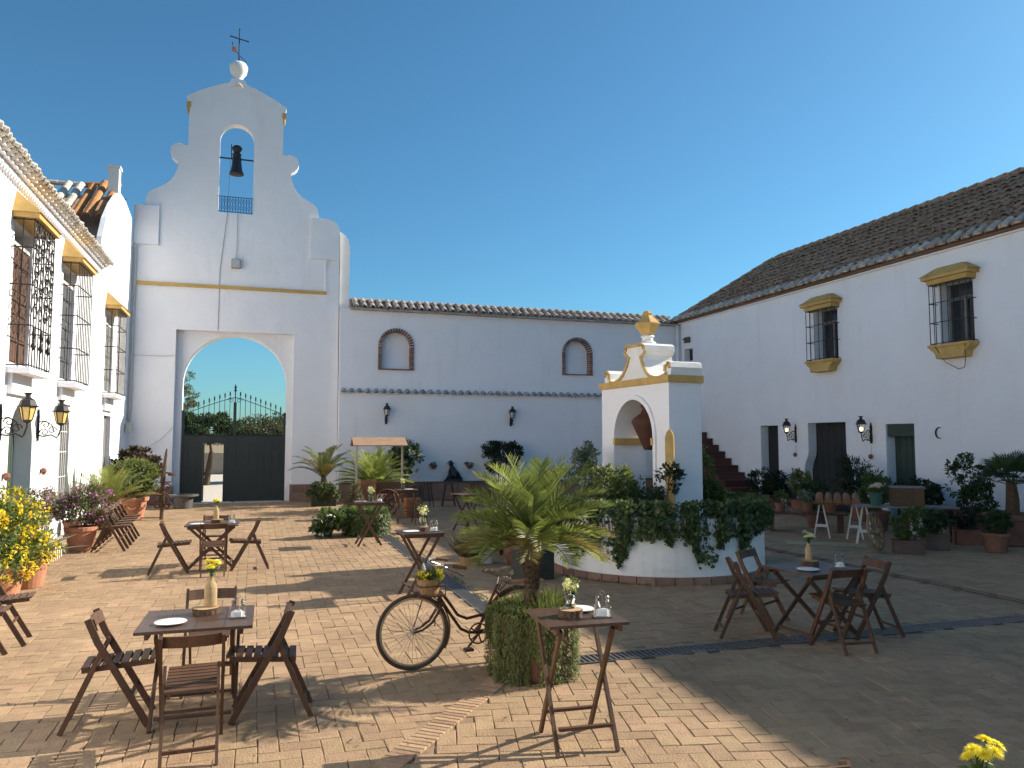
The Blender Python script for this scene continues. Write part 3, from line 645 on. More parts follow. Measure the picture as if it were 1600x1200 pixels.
for (y0, y1, z0, z1), mt in ((W1, 'dark_glass'), (W2, 'dark_glass')):
    w = MB(); w.bb((16.80, y0 - 0.02, z0 - 0.02), (16.85, y1 + 0.02, z1 + 0.02)); wo = w.build('window', mt, rb, True)
    q = MB(); q.bb((16.74, y0, z0), (16.80, y0 + 0.07, z1)); q.bb((16.74, y1 - 0.07, z0), (16.80, y1, z1)); q.bb((16.74, y0 + 0.071, z1 - 0.42), (16.80, y1 - 0.071, z1 - 0.34)); q.bb((16.74, (y0 + y1) / 2 - 0.03, z0), (16.80, (y0 + y1) / 2 + 0.03, z1 - 0.421)); q.build('frame', 'grey_wood', wo, True)
    # hood: stepped trapezoid
    yc = (y0 + y1) / 2; h = MB()
    h.bb((16.14, y0 - 0.10, z1 - 0.02), (16.449, y1 + 0.10, z1 + 0.10)); h.bb((16.06, y0 - 0.20, z1 + 0.101), (16.448, y1 + 0.20, z1 + 0.19))
    h.add([(16.04, y0 - 0.26, z1 + 0.191), (16.04, y1 + 0.26, z1 + 0.191), (16.447, y1 + 0.26, z1 + 0.191), (16.447, y0 - 0.26, z1 + 0.191), (16.25, y0 + 0.12, z1 + 0.40), (16.25, y1 - 0.12, z1 + 0.40), (16.447, y1 - 0.12, z1 + 0.42), (16.447, y0 + 0.12, z1 + 0.42)],
          [(0, 1, 5, 4), (1, 2, 6, 5), (2, 3, 7, 6), (3, 0, 4, 7), (4, 5, 6, 7), (0, 3, 2, 1)])
    h.build('hood', 'yellow', wo, True, fix=True)
    sll = MB(); sll.bb((16.12, y0 - 0.12, z0 - 0.07), (16.449, y1 + 0.12, z0 - 0.005)); sll.slab([[(y0 - 0.12, z0 - 0.071), (y1 + 0.12, z0 - 0.071), (y1 + 0.06, z0 - 0.13), (y1 - 0.06, z0 - 0.22), (y1 - 0.10, z0 - 0.36), (y0 + 0.10, z0 - 0.36), (y0 + 0.06, z0 - 0.22), (y0 - 0.06, z0 - 0.13)]], Xp, 16.16, 16.449)
    sll.build('sill', 'yellow', wo, True, fix=True)
    gr = MB()
    for i in range(7):
        y = y0 - 0.06 + (y1 - y0 + 0.12) * i / 6; gr.tube([(16.17, y, z0 - 0.01), (16.17, y, z1)], 0.011, 5)
    for zz in (z0 + 0.03, z0 + (z1 - z0) * 0.36, z0 + (z1 - z0) * 0.68, z1 - 0.03):
        gr.tube([(16.45, y0 - 0.07, zz), (16.17, y0 - 0.07, zz), (16.17, y1 + 0.07, zz), (16.45, y1 + 0.07, zz)], 0.011, 5)
    for y in (y0 - 0.06, y1 + 0.06): gr.tube([(16.31, y, z0), (16.31, y, z1)], 0.011, 5)
    gr.build('grille', 'iron', wo, True, kind='stuff')
w = MB(); w.bb((16.70, 27.08, 5.28), (16.76, 27.77, 5.82)); wo = w.build('window', 'dark_glass', rb, True)
q = MB(); q.bb((16.66, 27.40, 5.30), (16.70, 27.45, 5.80)); q.build('frame', 'grey_wood', wo, True)
m = MB(); m.tube([(16.10, 15.15, 4.45), (16.25, 15.0, 4.05), (16.40, 14.75, 3.86), (16.42, 14.6, 3.9), (16.25, 14.4, 4.15), (16.12, 14.3, 4.45)], 0.008, 5); m.build('hanging_wire', 'iron', rb, True)
# roof
EX, EZ, RX, RZ = 16.22, 6.98, 19.2, 9.24
pit = math.atan2(RZ - EZ, RX - EX); sll = math.hypot(RZ - EZ, RX - EX)
m = MB(); m.add([(EX, -6.2, EZ - 0.06), (EX, 28.5, EZ - 0.06), (RX, 25.5, RZ - 0.06), (RX, -6.2, RZ - 0.06), (22.2, 28.5, EZ - 0.06), (22.2, -6.2, EZ - 0.06)], [(0, 3, 2, 1), (1, 2, 4), (2, 3, 5, 4), (0, 1, 4, 5), (0, 5, 3)])
m.build('roof_deck', 'moss_tile', rb, True)
m = MB(); n = 5; rows = 11; dr = sll / rows; cp = 0.25
ncol = int(34.6 / cp)
for i in range(ncol):
    y = 28.45 - (i + 0.5) * cp; smax = min(sll, (28.5 - y) / (28.5 - 25.5) * sll)
    for k in range(rows):
        s0 = k * dr
        if s0 > smax - 0.1: break
        L = min(dr + 0.05, smax - s0 + 0.03); yy = y + random.uniform(-.03, .03); s0 += random.uniform(-.05, .05) if k else 0; jz = random.uniform(-.006, .012); vs = []
        for (s_, r_, lift) in ((s0, 0.108 + random.uniform(-.008, .008), 0.022 + jz), (s0 + L, 0.088, jz)):
            bx = EX + math.cos(pit) * s_ - math.sin(pit) * lift; bz = EZ - 0.05 + math.sin(pit) * s_ + math.cos(pit) * lift
            for j in range(n + 1):
                a = PI * j / n; vs.append((bx - math.sin(pit) * r_ * math.sin(a), yy + r_ * math.cos(a), bz + math.cos(pit) * r_ * math.sin(a)))
        m.add(vs, [(j, j + 1, n + 2 + j, n + 1 + j) for j in range(n)])
m.build('roof_tiles', 'moss_tile', rb, True, kind='stuff')
# tufts of moss and dry weeds on the old roof
g = np.random.default_rng(77); nm = 9000; sy = g.uniform(8, 28.2, nm); smx = np.minimum(sll, (28.5 - sy) / 3.0 * sll); ss = g.random(nm) ** 0.8 * smx
keep = (np.sin(sy * 1.7 + ss * 2.1) + np.sin(sy * 0.6 - ss * 1.1) + g.normal(size=nm) * 0.7) > 0.1; sy = sy[keep]; ss = ss[keep]; nm = len(sy)
Pm = np.stack([EX + math.cos(pit) * ss - math.sin(pit) * 0.05, sy, EZ + math.sin(pit) * ss + math.cos(pit) * 0.05], 1)
Lm = 0.03 + 0.05 * g.random(nm); np_mesh('moss', leaf_quads(Pm, g.normal(size=(nm, 3)) * 0.6 + np.array([-0.5, 0, 0.8]), g.normal(size=(nm, 3)), Lm, Lm * 0.6), 4, 'leaf_moss', rb, True, 'stuff')
te = tile_mesh('tile', 0.36, 0.11, 0.095, 0.022, 'eave_tile')
cap = MB(); cap.add([(0.088 * math.cos(PI * j / 6), 0.03, 0.088 * math.sin(PI * j / 6)) for j in range(7)], [tuple(range(7))]); cm = bpy.data.meshes.new('mortar_plug'); cm.from_pydata(cap.v, [], cap.f); cm.materials.append(MATS['white_tile'])
for i in range(52):
    y = 28.42 - (i + 0.5) * 0.335; rot = (pit + random.uniform(-.03, .03), 0, -PI / 2 + random.uniform(-.05, .05))
    o = put(te, 'tile', rb, (EX - 0.10 + random.uniform(-.02, .02), y, EZ - 0.02), rot)
    c_ = bpy.data.objects.new('mortar_plug', cm); COL.objects.link(c_); c_.parent = o
m = MB(); m.bb((16.37, -6, 6.86), (16.449, 28.2, 6.905)); m.build('cornice', 'wall', rb, True)
m = MB()
for i in range(72):
    y = 25.4 - i * 0.43; m.tube([(RX, y, RZ - 0.01), (RX, y - 0.45, RZ + 0.02)], [0.10, 0.115], 7)
for i in range(10):
    f = i / 10; f2 = (i + 1) / 10; m.tube([(EX + (RX - EX) * f, 28.5 - 3.0 * f, EZ + (RZ - EZ) * f + 0.02), (EX + (RX - EX) * f2, 28.5 - 3.0 * f2, EZ + (RZ - EZ) * f2)], [0.11, 0.10], 7)
m.build('ridge', 'moss_tile', rb, True)
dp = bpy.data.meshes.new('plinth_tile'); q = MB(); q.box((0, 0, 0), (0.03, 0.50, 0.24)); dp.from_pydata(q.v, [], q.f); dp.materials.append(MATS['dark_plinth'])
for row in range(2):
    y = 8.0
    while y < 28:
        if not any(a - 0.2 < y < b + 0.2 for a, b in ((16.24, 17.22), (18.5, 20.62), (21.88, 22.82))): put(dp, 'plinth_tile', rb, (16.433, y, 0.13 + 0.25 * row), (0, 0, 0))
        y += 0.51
# brick stair along the right wall
st = thing('brick_staircase', (15.9, 25.2, 0), 'dark red brick staircase climbing along the shaded house wall', 'staircase')
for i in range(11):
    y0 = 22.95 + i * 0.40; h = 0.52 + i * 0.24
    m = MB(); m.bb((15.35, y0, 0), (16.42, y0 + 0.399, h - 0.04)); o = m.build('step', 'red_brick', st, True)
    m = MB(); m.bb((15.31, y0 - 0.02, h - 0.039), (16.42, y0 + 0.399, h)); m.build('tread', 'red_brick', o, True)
# ------------------------------------------------------------------ left building
lb = thing('left_building', (-5.5, 14, 0), 'sunlit white house with yellow window hoods and barred windows', 'building')
LX = -4.05
LW = [(15.22, 16.62, 3.35, 5.95), (18.85, 20.25, 3.35, 5.98), (24.02, 25.45, 3.40, 5.80)]
def archloop(y0, y1, z0, z1): r = (y1 - y0) / 2; return [(y1, z0), (y1, z1 - r)] + arc((y0 + y1) / 2, z1 - r, r, 0, 180, 14)[1:-1] + [(y0, z1 - r), (y0, z0)]
D1 = (15.55, 17.05, 0.02, 2.78); A2 = (19.25, 20.15, 0.35, 2.78); NN = (24.35, 25.45, 0.05, 2.82)
holes = [rect(a + 0.12, b - 0.12, c + 0.1, d - 0.05) for a, b, c, d in LW] + [archloop(*D1), archloop(*A2), rect(*NN)]
m = MB(); m.slab([[(-4, 0), (28.45, 0), (28.45, 6.75), (22.76, 6.75), (22.76, 6.70), (-4, 6.70)]] + holes, Xp, LX, LX - 0.55); m.build('wall', 'wall', lb, True, fix=True)
m = MB(); m.bb((LX - 7, -4, 0), (LX - 0.56, 28.45, 6.75)); m.build('body', 'dark_door', lb, True)
m = MB(); m.slab([[(22.75, 6.752), (28.45, 6.752), (28.45, 9.35), (27.6, 9.5), (26.7, 9.62), (25.7, 9.58), (25.2, 9.36), (24.4, 8.88), (23.6, 8.25), (23.1, 7.6), (22.9, 7.1)]], Xp, LX, LX - 0.13); m.build('parapet', 'wall', lb, True, fix=True)
# doors and shutters
d_ = MB(); d_.bb((LX - 0.36, D1[0] - 0.05, 0), (LX - 0.32, D1[1] + 0.05, 2.8)); d_ = d_.build('door', 'door_green', lb, True)
for i in range(8):
    q = MB(); w_ = 1.6 / 8; y_ = D1[0] - 0.05 + w_ * i; q.bb((LX - 0.319, y_ + 0.008, 0.02), (LX - 0.30, y_ + w_ - 0.008, 2.79)); q.build('plank', 'door_green', d_, True)
m = MB(); m.bb((LX - 0.30, A2[0] - 0.05, 0.3), (LX - 0.26, A2[1] + 0.05, 2.8)); wo = m.build('window', 'dark_glass', lb, True)
q = MB()
for i in range(5): q.tube([(LX - 0.05, A2[0] + 0.09 + i * 0.18, 0.35), (LX - 0.05, A2[0] + 0.09 + i * 0.18, 2.33 + 0.42 * math.sin(PI * (i + 0.5) / 5))], 0.011, 5)
for z in (0.75, 1.3, 1.85, 2.3): q.tube([(LX - 0.05, A2[0], z), (LX - 0.05, A2[1], z)], 0.011, 5)
q.build('grille', 'white_paint', wo, True, kind='stuff')
m = MB(); m.bb((LX - 0.16, NN[0] - 0.03, 0.03), (LX - 0.12, NN[1] + 0.03, 2.84)); m.build('door', 'grey_wood', lb, True)
for k, (y0, y1, z0, z1) in enumerate(LW):
    FX = LX + 0.33
    w = MB(); w.bb((LX - 0.34, y0 + 0.05, z0), (LX - 0.30, y1 - 0.05, z1)); wo = w.build('window', 'dark_glass', lb, True)
    for (ya, yb) in ((y0 + 0.13, (y0 + y1) / 2 - 0.008), ((y0 + y1) / 2 + 0.008, y1 - 0.13)):
        s = MB(); s.bb((LX - 0.10, ya, z0 + 0.11), (LX - 0.06, yb, z1 - 0.42)); sh = s.build('shutter', ('shutter_brown', 'dark_shutter', 'grey_wood')[k], wo, True)
        for zz in np.linspace(z0 + 0.3, z1 - 0.62, 5):
            q = MB(); q.bb((LX - 0.059, ya + 0.07, zz - 0.16), (LX - 0.045, yb - 0.07, zz + 0.16)); q.build('shutter_panel', ('shutter_brown', 'dark_shutter', 'grey_wood')[k], wo, True)
    s = MB(); s.bb((LX - 0.11, y0 + 0.13, z1 - 0.41), (LX - 0.04, y1 - 0.13, z1 - 0.35)); s.build('frame', 'white_paint', wo, True)
    h = MB(); h.bb((LX + 0.001, y0 - 0.06, z1 - 0.005), (FX + 0.08, y1 + 0.06, z1 + 0.085))
    h.add([(LX + 0.001, y0 - 0.09, z1 + 0.086), (FX + 0.11, y0 - 0.09, z1 + 0.086), (FX + 0.11, y1 + 0.09, z1 + 0.086), (LX + 0.001, y1 + 0.09, z1 + 0.086), (LX + 0.001, y0 + 0.12, z1 + 0.50), (LX + 0.001, y1 - 0.12, z1 + 0.50)], [(0, 1, 4), (1, 2, 5, 4), (2, 3, 5), (0, 3, 2, 1), (0, 4, 5, 3)])
    h.build('hood', 'yellow', wo, True, fix=True)
    s = MB(); s.bb((LX + 0.001, y0 - 0.02, z0 - 0.10), (FX + 0.03, y1 + 0.02, z0 + 0.0)); s.bb((LX + 0.001, y0 + 0.08, z0 - 0.45), (LX + 0.08, y1 - 0.08, z0 - 0.101)); s.build('sill', 'wall', wo, True)
    gr = MB(); nb_ = 8
    for i in range(nb_ + 1):
        y = y0 + (y1 - y0) * i / nb_; gr.tube([(FX, y, z0), (FX, y, z1)], 0.011, 5)
    for y in (y0, y1): gr.tube([(LX + 0.16, y, z0), (LX + 0.16, y, z1)], 0.011, 5)
    for zz in (z0 + 0.04, z0 + (z1 - z0) * 0.28, z0 + (z1 - z0) * 0.55, z0 + (z1 - z0) * 0.80, z1 - 0.03): gr.tube([(LX, y0, zz), (FX, y0, zz), (FX, y1, zz), (LX, y1, zz)], 0.013, 5)
    gr.build('grille', 'iron', wo, True, kind='stuff')
    if k == 0:
        sc = MB()
        for yc in np.linspace(y0 + 0.18, y1 - 0.18, 4):
            for zc in np.linspace(z0 + 0.95, z1 - 0.22, 7):
                sg = random.choice((-1, 1)); pts = []
                for i in range(16):
                    a = i * 0.5; r = 0.16 * (1 - i / 19); pts.append((FX + 0.012, yc + sg * r * math.cos(a), zc + r * math.sin(a)))
                sc.tube(pts, 0.012, 4)
        for yc in np.linspace(y0 + 0.2, y1 - 0.2, 3): sc.lathe([(0, 0), (0.05, 0.08), (0.01, 0.2), (0.04, 0.3), (0, 0.45)], 6, (FX + 0.012, yc, z0 + 0.30))
        sc.build('scrollwork', 'iron', wo, True, kind='stuff')
# eave: cornice, teeth, tiles
m = MB(); m.bb((LX + 0.001, -4, 6.56), (LX + 0.09, 22.78, 6.64)); m.bb((LX + 0.001, -4, 6.641), (LX + 0.17, 22.80, 6.70)); m.bb((LX - 0.2, -4, 6.701), (LX + 0.24, 22.82, 6.735)); m.build('cornice', 'wall', lb, True)
m = MB()
for i in range(190):
    y = 22.7 - i * 0.14
    m.add([(LX + 0.002, y, 6.559), (LX + 0.085, y, 6.559), (LX + 0.085, y - 0.12, 6.559), (LX + 0.002, y - 0.12, 6.559), (LX + 0.002, y - 0.06, 6.47), (LX + 0.055, y - 0.06, 6.49)], [(0, 1, 5, 4), (1, 2, 5), (2, 3, 4, 5), (0, 4, 3)])
m.build('cornice_teeth', 'wall', lb, True, kind='stuff')
tl = tile_mesh('tile', 0.42, 0.092, 0.082, 0.02, 'white_tile')
for i in range(62):
    y = 22.68 - i * 0.235
    put(tl, 'tile', lb, (LX + 0.36 + random.uniform(-.03, .02), y, 6.735), (0.42 + random.uniform(-.03, .03), 0, PI / 2 + random.uniform(-.05, .05)))
for i in range(50):
    y = 22.56 - i * 0.235; o = put(tl, 'tile', lb, (LX + 0.28, y, 6.80), (0.42, PI, PI / 2 + random.uniform(-.04, .04)))
m = MB(); m.add([(LX + 0.26, -4, 6.737), (LX + 0.26, 22.8, 6.737), (LX - 3.5, 22.8, 8.5), (LX - 3.5, -4, 8.5)], [(0, 1, 2, 3)]); m.add([(LX - 0.23, 23.0, 7.35), (LX - 0.23, 28.4, 10.2), (LX - 4, 28.4, 10.2), (LX - 4, 23.0, 7.35)], [(0, 1, 2, 3)]); m.build('roof_deck', 'moss_tile', lb, True)
to = tile_mesh('tile', 0.46, 0.13, 0.115, 0.02, 'orange_tile'); tw = tile_mesh('tile', 0.46, 0.13, 0.115, 0.02, 'white_tile')
sl2 = math.atan2(10.0 - 8.45, 27.0 - 24.7)
for col, (x, mm) in enumerate(((-4.34, to), (-4.68, to), (-5.02, to), (-5.36, tw), (-5.70, tw))):
    for i in range(9):
        f = i * 0.34; put(mm, 'tile', lb, (x, 24.3 + f * math.cos(sl2), 8.30 + f * math.sin(sl2) + (0.12 if col < 2 else 0)), (sl2 + 0.05, random.uniform(-.03, .03), random.uniform(-.03, .03)))
for i in range(6): put(to if i < 3 else tw, 'ridge_tile', lb, (-4.45 - 0.32 * i, 27.1, 10.10 + (0.05 if i == 1 else 0)), (0.0, 0, PI / 2))
m = MB(); m.bb((-4.46, 26.0, 9.0), (-4.16, 26.35, 10.45)); m.bb((-4.50, 25.97, 10.451), (-4.12, 26.38, 10.52)); m.build('chimney', 'white_rough', lb, True)
m = MB(); m.tube([(-3.97, 28.30, 8.6), (-3.95, 28.40, 8.3), (-3.97, 28.40, 3.3), (-3.98, 28.38, 3.0), (-4.0, 28.36, 2.75)], 0.045, 8); m.build('downpipe', 'plastic_grey', lb, True, True)
m = MB(); m.box((-3.93, 28.1, 2.52), (0.18, 0.22, 0.30)); m.build('meter_box', 'plastic_grey', lb, True)
m = MB(); m.tube([(-4.0, 28.42, 4.95), (-3.0, 28.46, 4.95), (-2.63, 28.48, 4.98)], 0.011, 5); m.tube([(-3.4, 28.42, 1.9), (-3.0, 28.44, 2.15), (-2.66, 28.46, 2.55)], 0.010, 5); m.build('cable', 'plastic_grey', lb, True)

# litter: small fallen leaves and weeds in the joints of the paving
g = np.random.default_rng(101); n = 420; x = g.uniform(-3.6, 9.0, n); y = 4.2 + 20 * g.random(n) ** 1.5
Pl = np.stack([x, y, np.full(n, 0.006)], 1); Dl = np.stack([g.normal(size=n), g.normal(size=n), 0.15 * g.random(n)], 1); Ll = 0.018 + 0.03 * g.random(n)
o = np_mesh('fallen_leaves', leaf_quads(Pl, Dl, np.tile(np.array([[0, 0, 1.0]]), (n, 1)), Ll, Ll * 0.55), 4, 'leaf_dusty', None, False, 'stuff'); tag(o, 'small dry leaves scattered over the brick paving', 'leaf litter')
n = 2600; k = g.random(n)
x = np.where(k < 0.45, 2.94 + 0.03 * g.normal(size=n), np.where(k < 0.75, 6.43 + 1.83 * np.cos(g.uniform(-3.6, 0.4, n)), g.uniform(9.5, 16, n)))
ca = g.uniform(-3.6, 0.4, n); x = np.where((k >= 0.45) & (k < 0.75), 6.43 + 1.815 * np.cos(ca), x)
y = np.where(k < 0.45, g.uniform(7.3, 17, n), np.where(k < 0.75, 11.87 + 1.815 * np.sin(ca), g.uniform(8, 26, n)))
keep = (np.sin(x * 5.1 + y * 3.7) + np.sin(y * 1.9) + 0.5 * g.normal(size=n)) > 0.5; x = x[keep]; y = y[keep]; n = len(x)
Lw = 0.015 + 0.03 * g.random(n); o = np_mesh('weeds', leaf_quads(np.stack([x, y, np.full(n, -0.004)], 1), np.stack([0.5 * g.normal(size=n), 0.5 * g.normal(size=n), np.ones(n)], 1), g.normal(size=(n, 3)), Lw, Lw * 0.35), 4, 'leaf_mid', None, False, 'stuff'); tag(o, 'tiny weeds growing in the joints of the paving', 'weeds')
# ================================================================== WELL, ROUND PLANTER
th = R(5.16); u = Vector((-math.sin(th), math.cos(th))); wv = Vector((math.cos(th), math.sin(th)))
wc = Vector((6.4, 11.3)) + wv * 0.32 + u * 1.09
well = thing('well_arch', (wc.x, wc.y, 0), 'white arched well house with yellow bands and scrolled gable', 'well', rz=th)
Wp = lambda q, z, t: (t, q - 1.09, z)
ar = arc(1.075, 2.16, 0.625, 0, 180, 20)
loop = [(0, 0.5), (0.45, 0.5)] + list(reversed(ar)) [::-1][::-1]
loop = [(0, 0.5), (0.45, 0.5)] + [(1.075 - 0.625 * math.cos(R(180 * i / 20)), 2.16 + 0.655 * math.sin(R(180 * i / 20))) for i in range(21)] + [(1.70, 0.5), (2.18, 0.5), (2.18, 3.05), (0, 3.05)]
m = MB(); m.slab([loop], Wp, -0.32, 0.32); m.build('wall', 'wall', well, fix=True)
# raised arch ring
ring = [(1.075 - 0.70 * math.cos(R(180 * i / 20)), 2.16 + 0.74 * math.sin(R(180 * i / 20))) for i in range(21)]
inn = [(1.075 - 0.625 * math.cos(R(180 * i / 20)), 2.16 + 0.655 * math.sin(R(180 * i / 20))) for i in range(21)]
m = MB(); m.slab([[(0.375, 0.6)] + ring + [(1.775, 0.6), (1.70, 0.6)] + inn[::-1] + [(0.45, 0.6)]], Wp, -0.35, -0.3205); m.build('arch_moulding', 'wall', well, fix=True)
for q in (0.45, 1.70):
    s = 1 if q < 1 else -1
    m = MB(); m.bb((-0.36, q - 1.09 - 0.02 * s, 2.02), (0.34, q - 1.09 + 0.05 * s, 2.14)); m.build('impost', 'yellow', well)
m = MB(); m.bb((-0.355, -1.125, 3.051), (0.355, 1.125, 3.17)); m.build('band', 'yellow', well)
prof = [(-0.03, 3.172), (-0.05, 3.30), (-0.02, 3.385), (0.03, 3.40), (0.08, 3.35), (0.09, 3.24), (0.15, 3.20), (0.30, 3.175), (0.43, 3.185), (0.56, 3.22), (0.66, 3.29), (0.74, 3.40), (0.80, 3.51), (0.82, 3.58), (0.76, 3.61), (0.72, 3.67), (0.73, 3.75), (0.80, 3.79),
        (1.30, 3.80), (1.37, 3.76), (1.36, 3.69), (1.31, 3.64), (1.25, 3.60), (1.27, 3.54), (1.34, 3.42), (1.44, 3.31), (1.56, 3.23), (1.70, 3.19), (1.82, 3.185), (1.90, 3.22), (1.91, 3.34), (1.97, 3.40), (2.05, 3.39), (2.10, 3.30), (2.10, 3.172)]
m = MB(); m.slab([prof], Wp, -0.30, 0.32); m.build('gable', 'white_rough', well, fix=True)
m = MB()
P3 = [Vector((0, q - 1.09, z)) for q, z in prof[1:-1]]
for a, b in zip(P3[:-1], P3[1:]):
    d = (b - a).normalized(); nrm = Vector((0, -d.z, d.y))
    if nrm.z > 0 or abs(d.z) > 0.999: pass
    o_ = Vector((0, d.z, -d.y)); w_ = 0.055
    cands = (o_, -o_)
    c0 = Vector((0, 0, 3.45)); mid = (a + b) / 2
    vs = [Vector((-0.325, p.y, p.z)) for p in (a, b)]
    ins = nrm if nrm.z < 0 else -nrm
    if abs(nrm.z) < 0.15: ins = Vector((0, math.copysign(1, -mid.y), 0)) if abs(mid.y) < 0.6 else Vector((0, math.copysign(1, mid.y) * (-1 if abs(mid.y) > 0.93 else 1), 0))
    e0 = a + ins * w_; e1 = b + ins * w_
    m.add([(-0.325, a.y, a.z), (-0.325, b.y, b.z), (-0.325, e1.y, e1.z), (-0.325, e0.y, e0.z), (-0.301, a.y, a.z), (-0.301, b.y, b.z), (-0.301, e1.y, e1.z), (-0.301, e0.y, e0.z)], [(0, 1, 2, 3), (0, 4, 5, 1), (3, 2, 6, 7)])
m.build('gable_trim', 'yellow', well)
for q in (0.0,):   # chamfer strips on the corners
    s = -1 if q == 0 else 1
    m = MB()
    for sx in (-1, 1):
        pass
    m.slab([[(-0.07, 0.5), (0.07, 0.5), (0.07, 2.15), (0.045, 2.23), (0.0, 2.29), (-0.045, 2.23), (-0.07, 2.15)]], lambda p, z, t: (-0.32 + (p * 0.707) - t * 0.707, s * (1.09) + s * (t * 0.707) + p * 0.707 * (-s) * -1, z), -0.03, 0.02)
    m.build('corner_strip', 'yellow', well, fix=True)
m = MB(); m.lathe([(0.15, 3.80), (0.15, 3.84), (0.10, 3.87), (0.10, 3.93), (0.13, 3.95), (0.11, 3.97)], 8, (0, 0.0, 0)); m.build('finial_neck', 'white_rough', well)
m = MB(); m.lathe([(0.09, 3.965), (0.12, 4.0), (0.20, 4.11), (0.235, 4.16), (0.235, 4.185), (0.19, 4.22), (0.11, 4.30), (0.075, 4.34), (0.09, 4.36), (0.075, 4.40), (0.02, 4.42)], 6, (0, 0.0, 0), a0=R(10)); m.build('finial', 'yellow', well)
# clay jar hanging in the well arch
t = thing('clay_jar', (wc.x + 0.10, wc.y + 0.22, 1.93), 'dark brown clay jar hanging inside the well arch', 'jar')
m = MB(); m.lathe([(0.07, 0.0), (0.10, 0.06), (0.17, 0.22), (0.26, 0.42), (0.30, 0.50), (0.26, 0.57), (0.13, 0.66), (0.10, 0.74), (0.13, 0.80), (0.10, 0.82)], 18); m.build('body', 'clay_brown', t, smooth=True)
for s in (-1, 1):
    m = MB(); m.tube([(0, s * 0.11, 0.76), (0, s * 0.22, 0.74), (0, s * 0.24, 0.64), (0, s * 0.21, 0.57)], 0.022, 6); m.build('handle', 'clay_brown', t)
m = MB(); m.tube([(0, 0, 0.8), (0, 0, 0.90)], 0.012, 5); m.build('rope', 'rope', t)
# round planter wall
PC = (6.43, 11.87, 0)
pl = thing('round_planter', PC, 'round white planter wall with a brick foot around the well', 'planter')
m = MB(); m.lathe([(1.745, 0.0), (1.745, 0.90), (1.73, 0.94), (1.70, 0.95), (1.50, 0.95), (1.47, 0.93), (1.47, 0.80)], 72, capb=False, capt=False); m.build('wall', 'white_rough', pl, smooth=False)
m = MB(); m.lathe([(1.48, 0.86), (0.02, 0.88)], 40, capb=False); m.build('soil', 'soil', pl)
fb = bpy.data.meshes.new('foot_brick'); q = MB(); q.box((0, 0, 0), (0.262, 0.06, 0.11)); fb.from_pydata(q.v, [], q.f); fb.materials.append(MATS['plinth_tile'])
for i in range(41):
    a = 2 * PI * i / 41; o = bpy.data.objects.new('foot_brick', fb); COL.objects.link(o); o.parent = pl; o.location = (1.765 * math.cos(a), 1.765 * math.sin(a), 0.052); o.rotation_euler = (0, 0, a + PI / 2)
# ivy: mass on the rim plus hanging curtains of uneven depth
iv = thing('ivy', (PC[0], PC[1], 0.9), 'dark green ivy spilling over the round planter wall', 'ivy')
g = np.random.default_rng(5); n = 17000
ang = np.radians(g.uniform(-215, 35, n)); ang = ang + 0.05 * np.sin(ang * 23) + 0.03 * np.sin(ang * 51 + 1)
def hang(a):
    d = np.degrees(a)
    k = 0.07 + 0.06 * np.sin(d * 0.31) + 0.05 * np.sin(d * 0.83 + 1)
    k = k + 0.50 * np.exp(-((d + 139) / 15) ** 2) + 0.40 * np.exp(-((d + 163) / 9) ** 2) + 0.56 * np.exp(-((d + 93) / 9) ** 2) + 0.34 * np.exp(-((d + 70) / 7) ** 2) + 0.30 * np.exp(-((d + 195) / 12) ** 2) + 0.2 * np.exp(-((d + 110) / 5) ** 2)
    return k + 0.05 * np.sin(d * 2.3)
top = g.random(n) < 0.42
z = np.where(top, 0.95 + 0.22 * g.random(n) ** 1.3, 1.0 - (hang(ang) + 0.10) * g.random(n) ** 0.85)
rr = np.where(top, 1.45 + 0.36 * g.random(n), 1.755 + 0.10 * g.random(n) * np.clip((z - 0.2) * 1.4, 0.25, 1))
Pq = np.stack([rr * np.cos(ang), rr * np.sin(ang), z - 0.9], 1); O = np.stack([np.cos(ang), np.sin(ang), np.where(top, 0.9, 0.1)], 1)
D = norm(O * 0.5 + g.normal(size=(n, 3)) * 0.6 + np.where(top, 0.1, -0.7)[:, None] * np.array([0, 0, 1])); L = 0.03 + 0.065 * g.random(n) ** 1.6
np_mesh('leaves', leaf_quads(Pq, D, O + g.normal(size=(n, 3)) * 0.35, L, L * 0.85), 4, 'leaf_ivy', iv)
m = MB()
for i in range(60):
    a = R(random.uniform(-205, 25)); m.tube([(1.6 * math.cos(a), 1.6 * math.sin(a), 0.03), (1.76 * math.cos(a), 1.76 * math.sin(a), 0.07), (1.765 * math.cos(a + .02), 1.765 * math.sin(a + .02), -0.18)], 0.006, 4)
m.build('stems', 'bark', iv, kind='stuff')
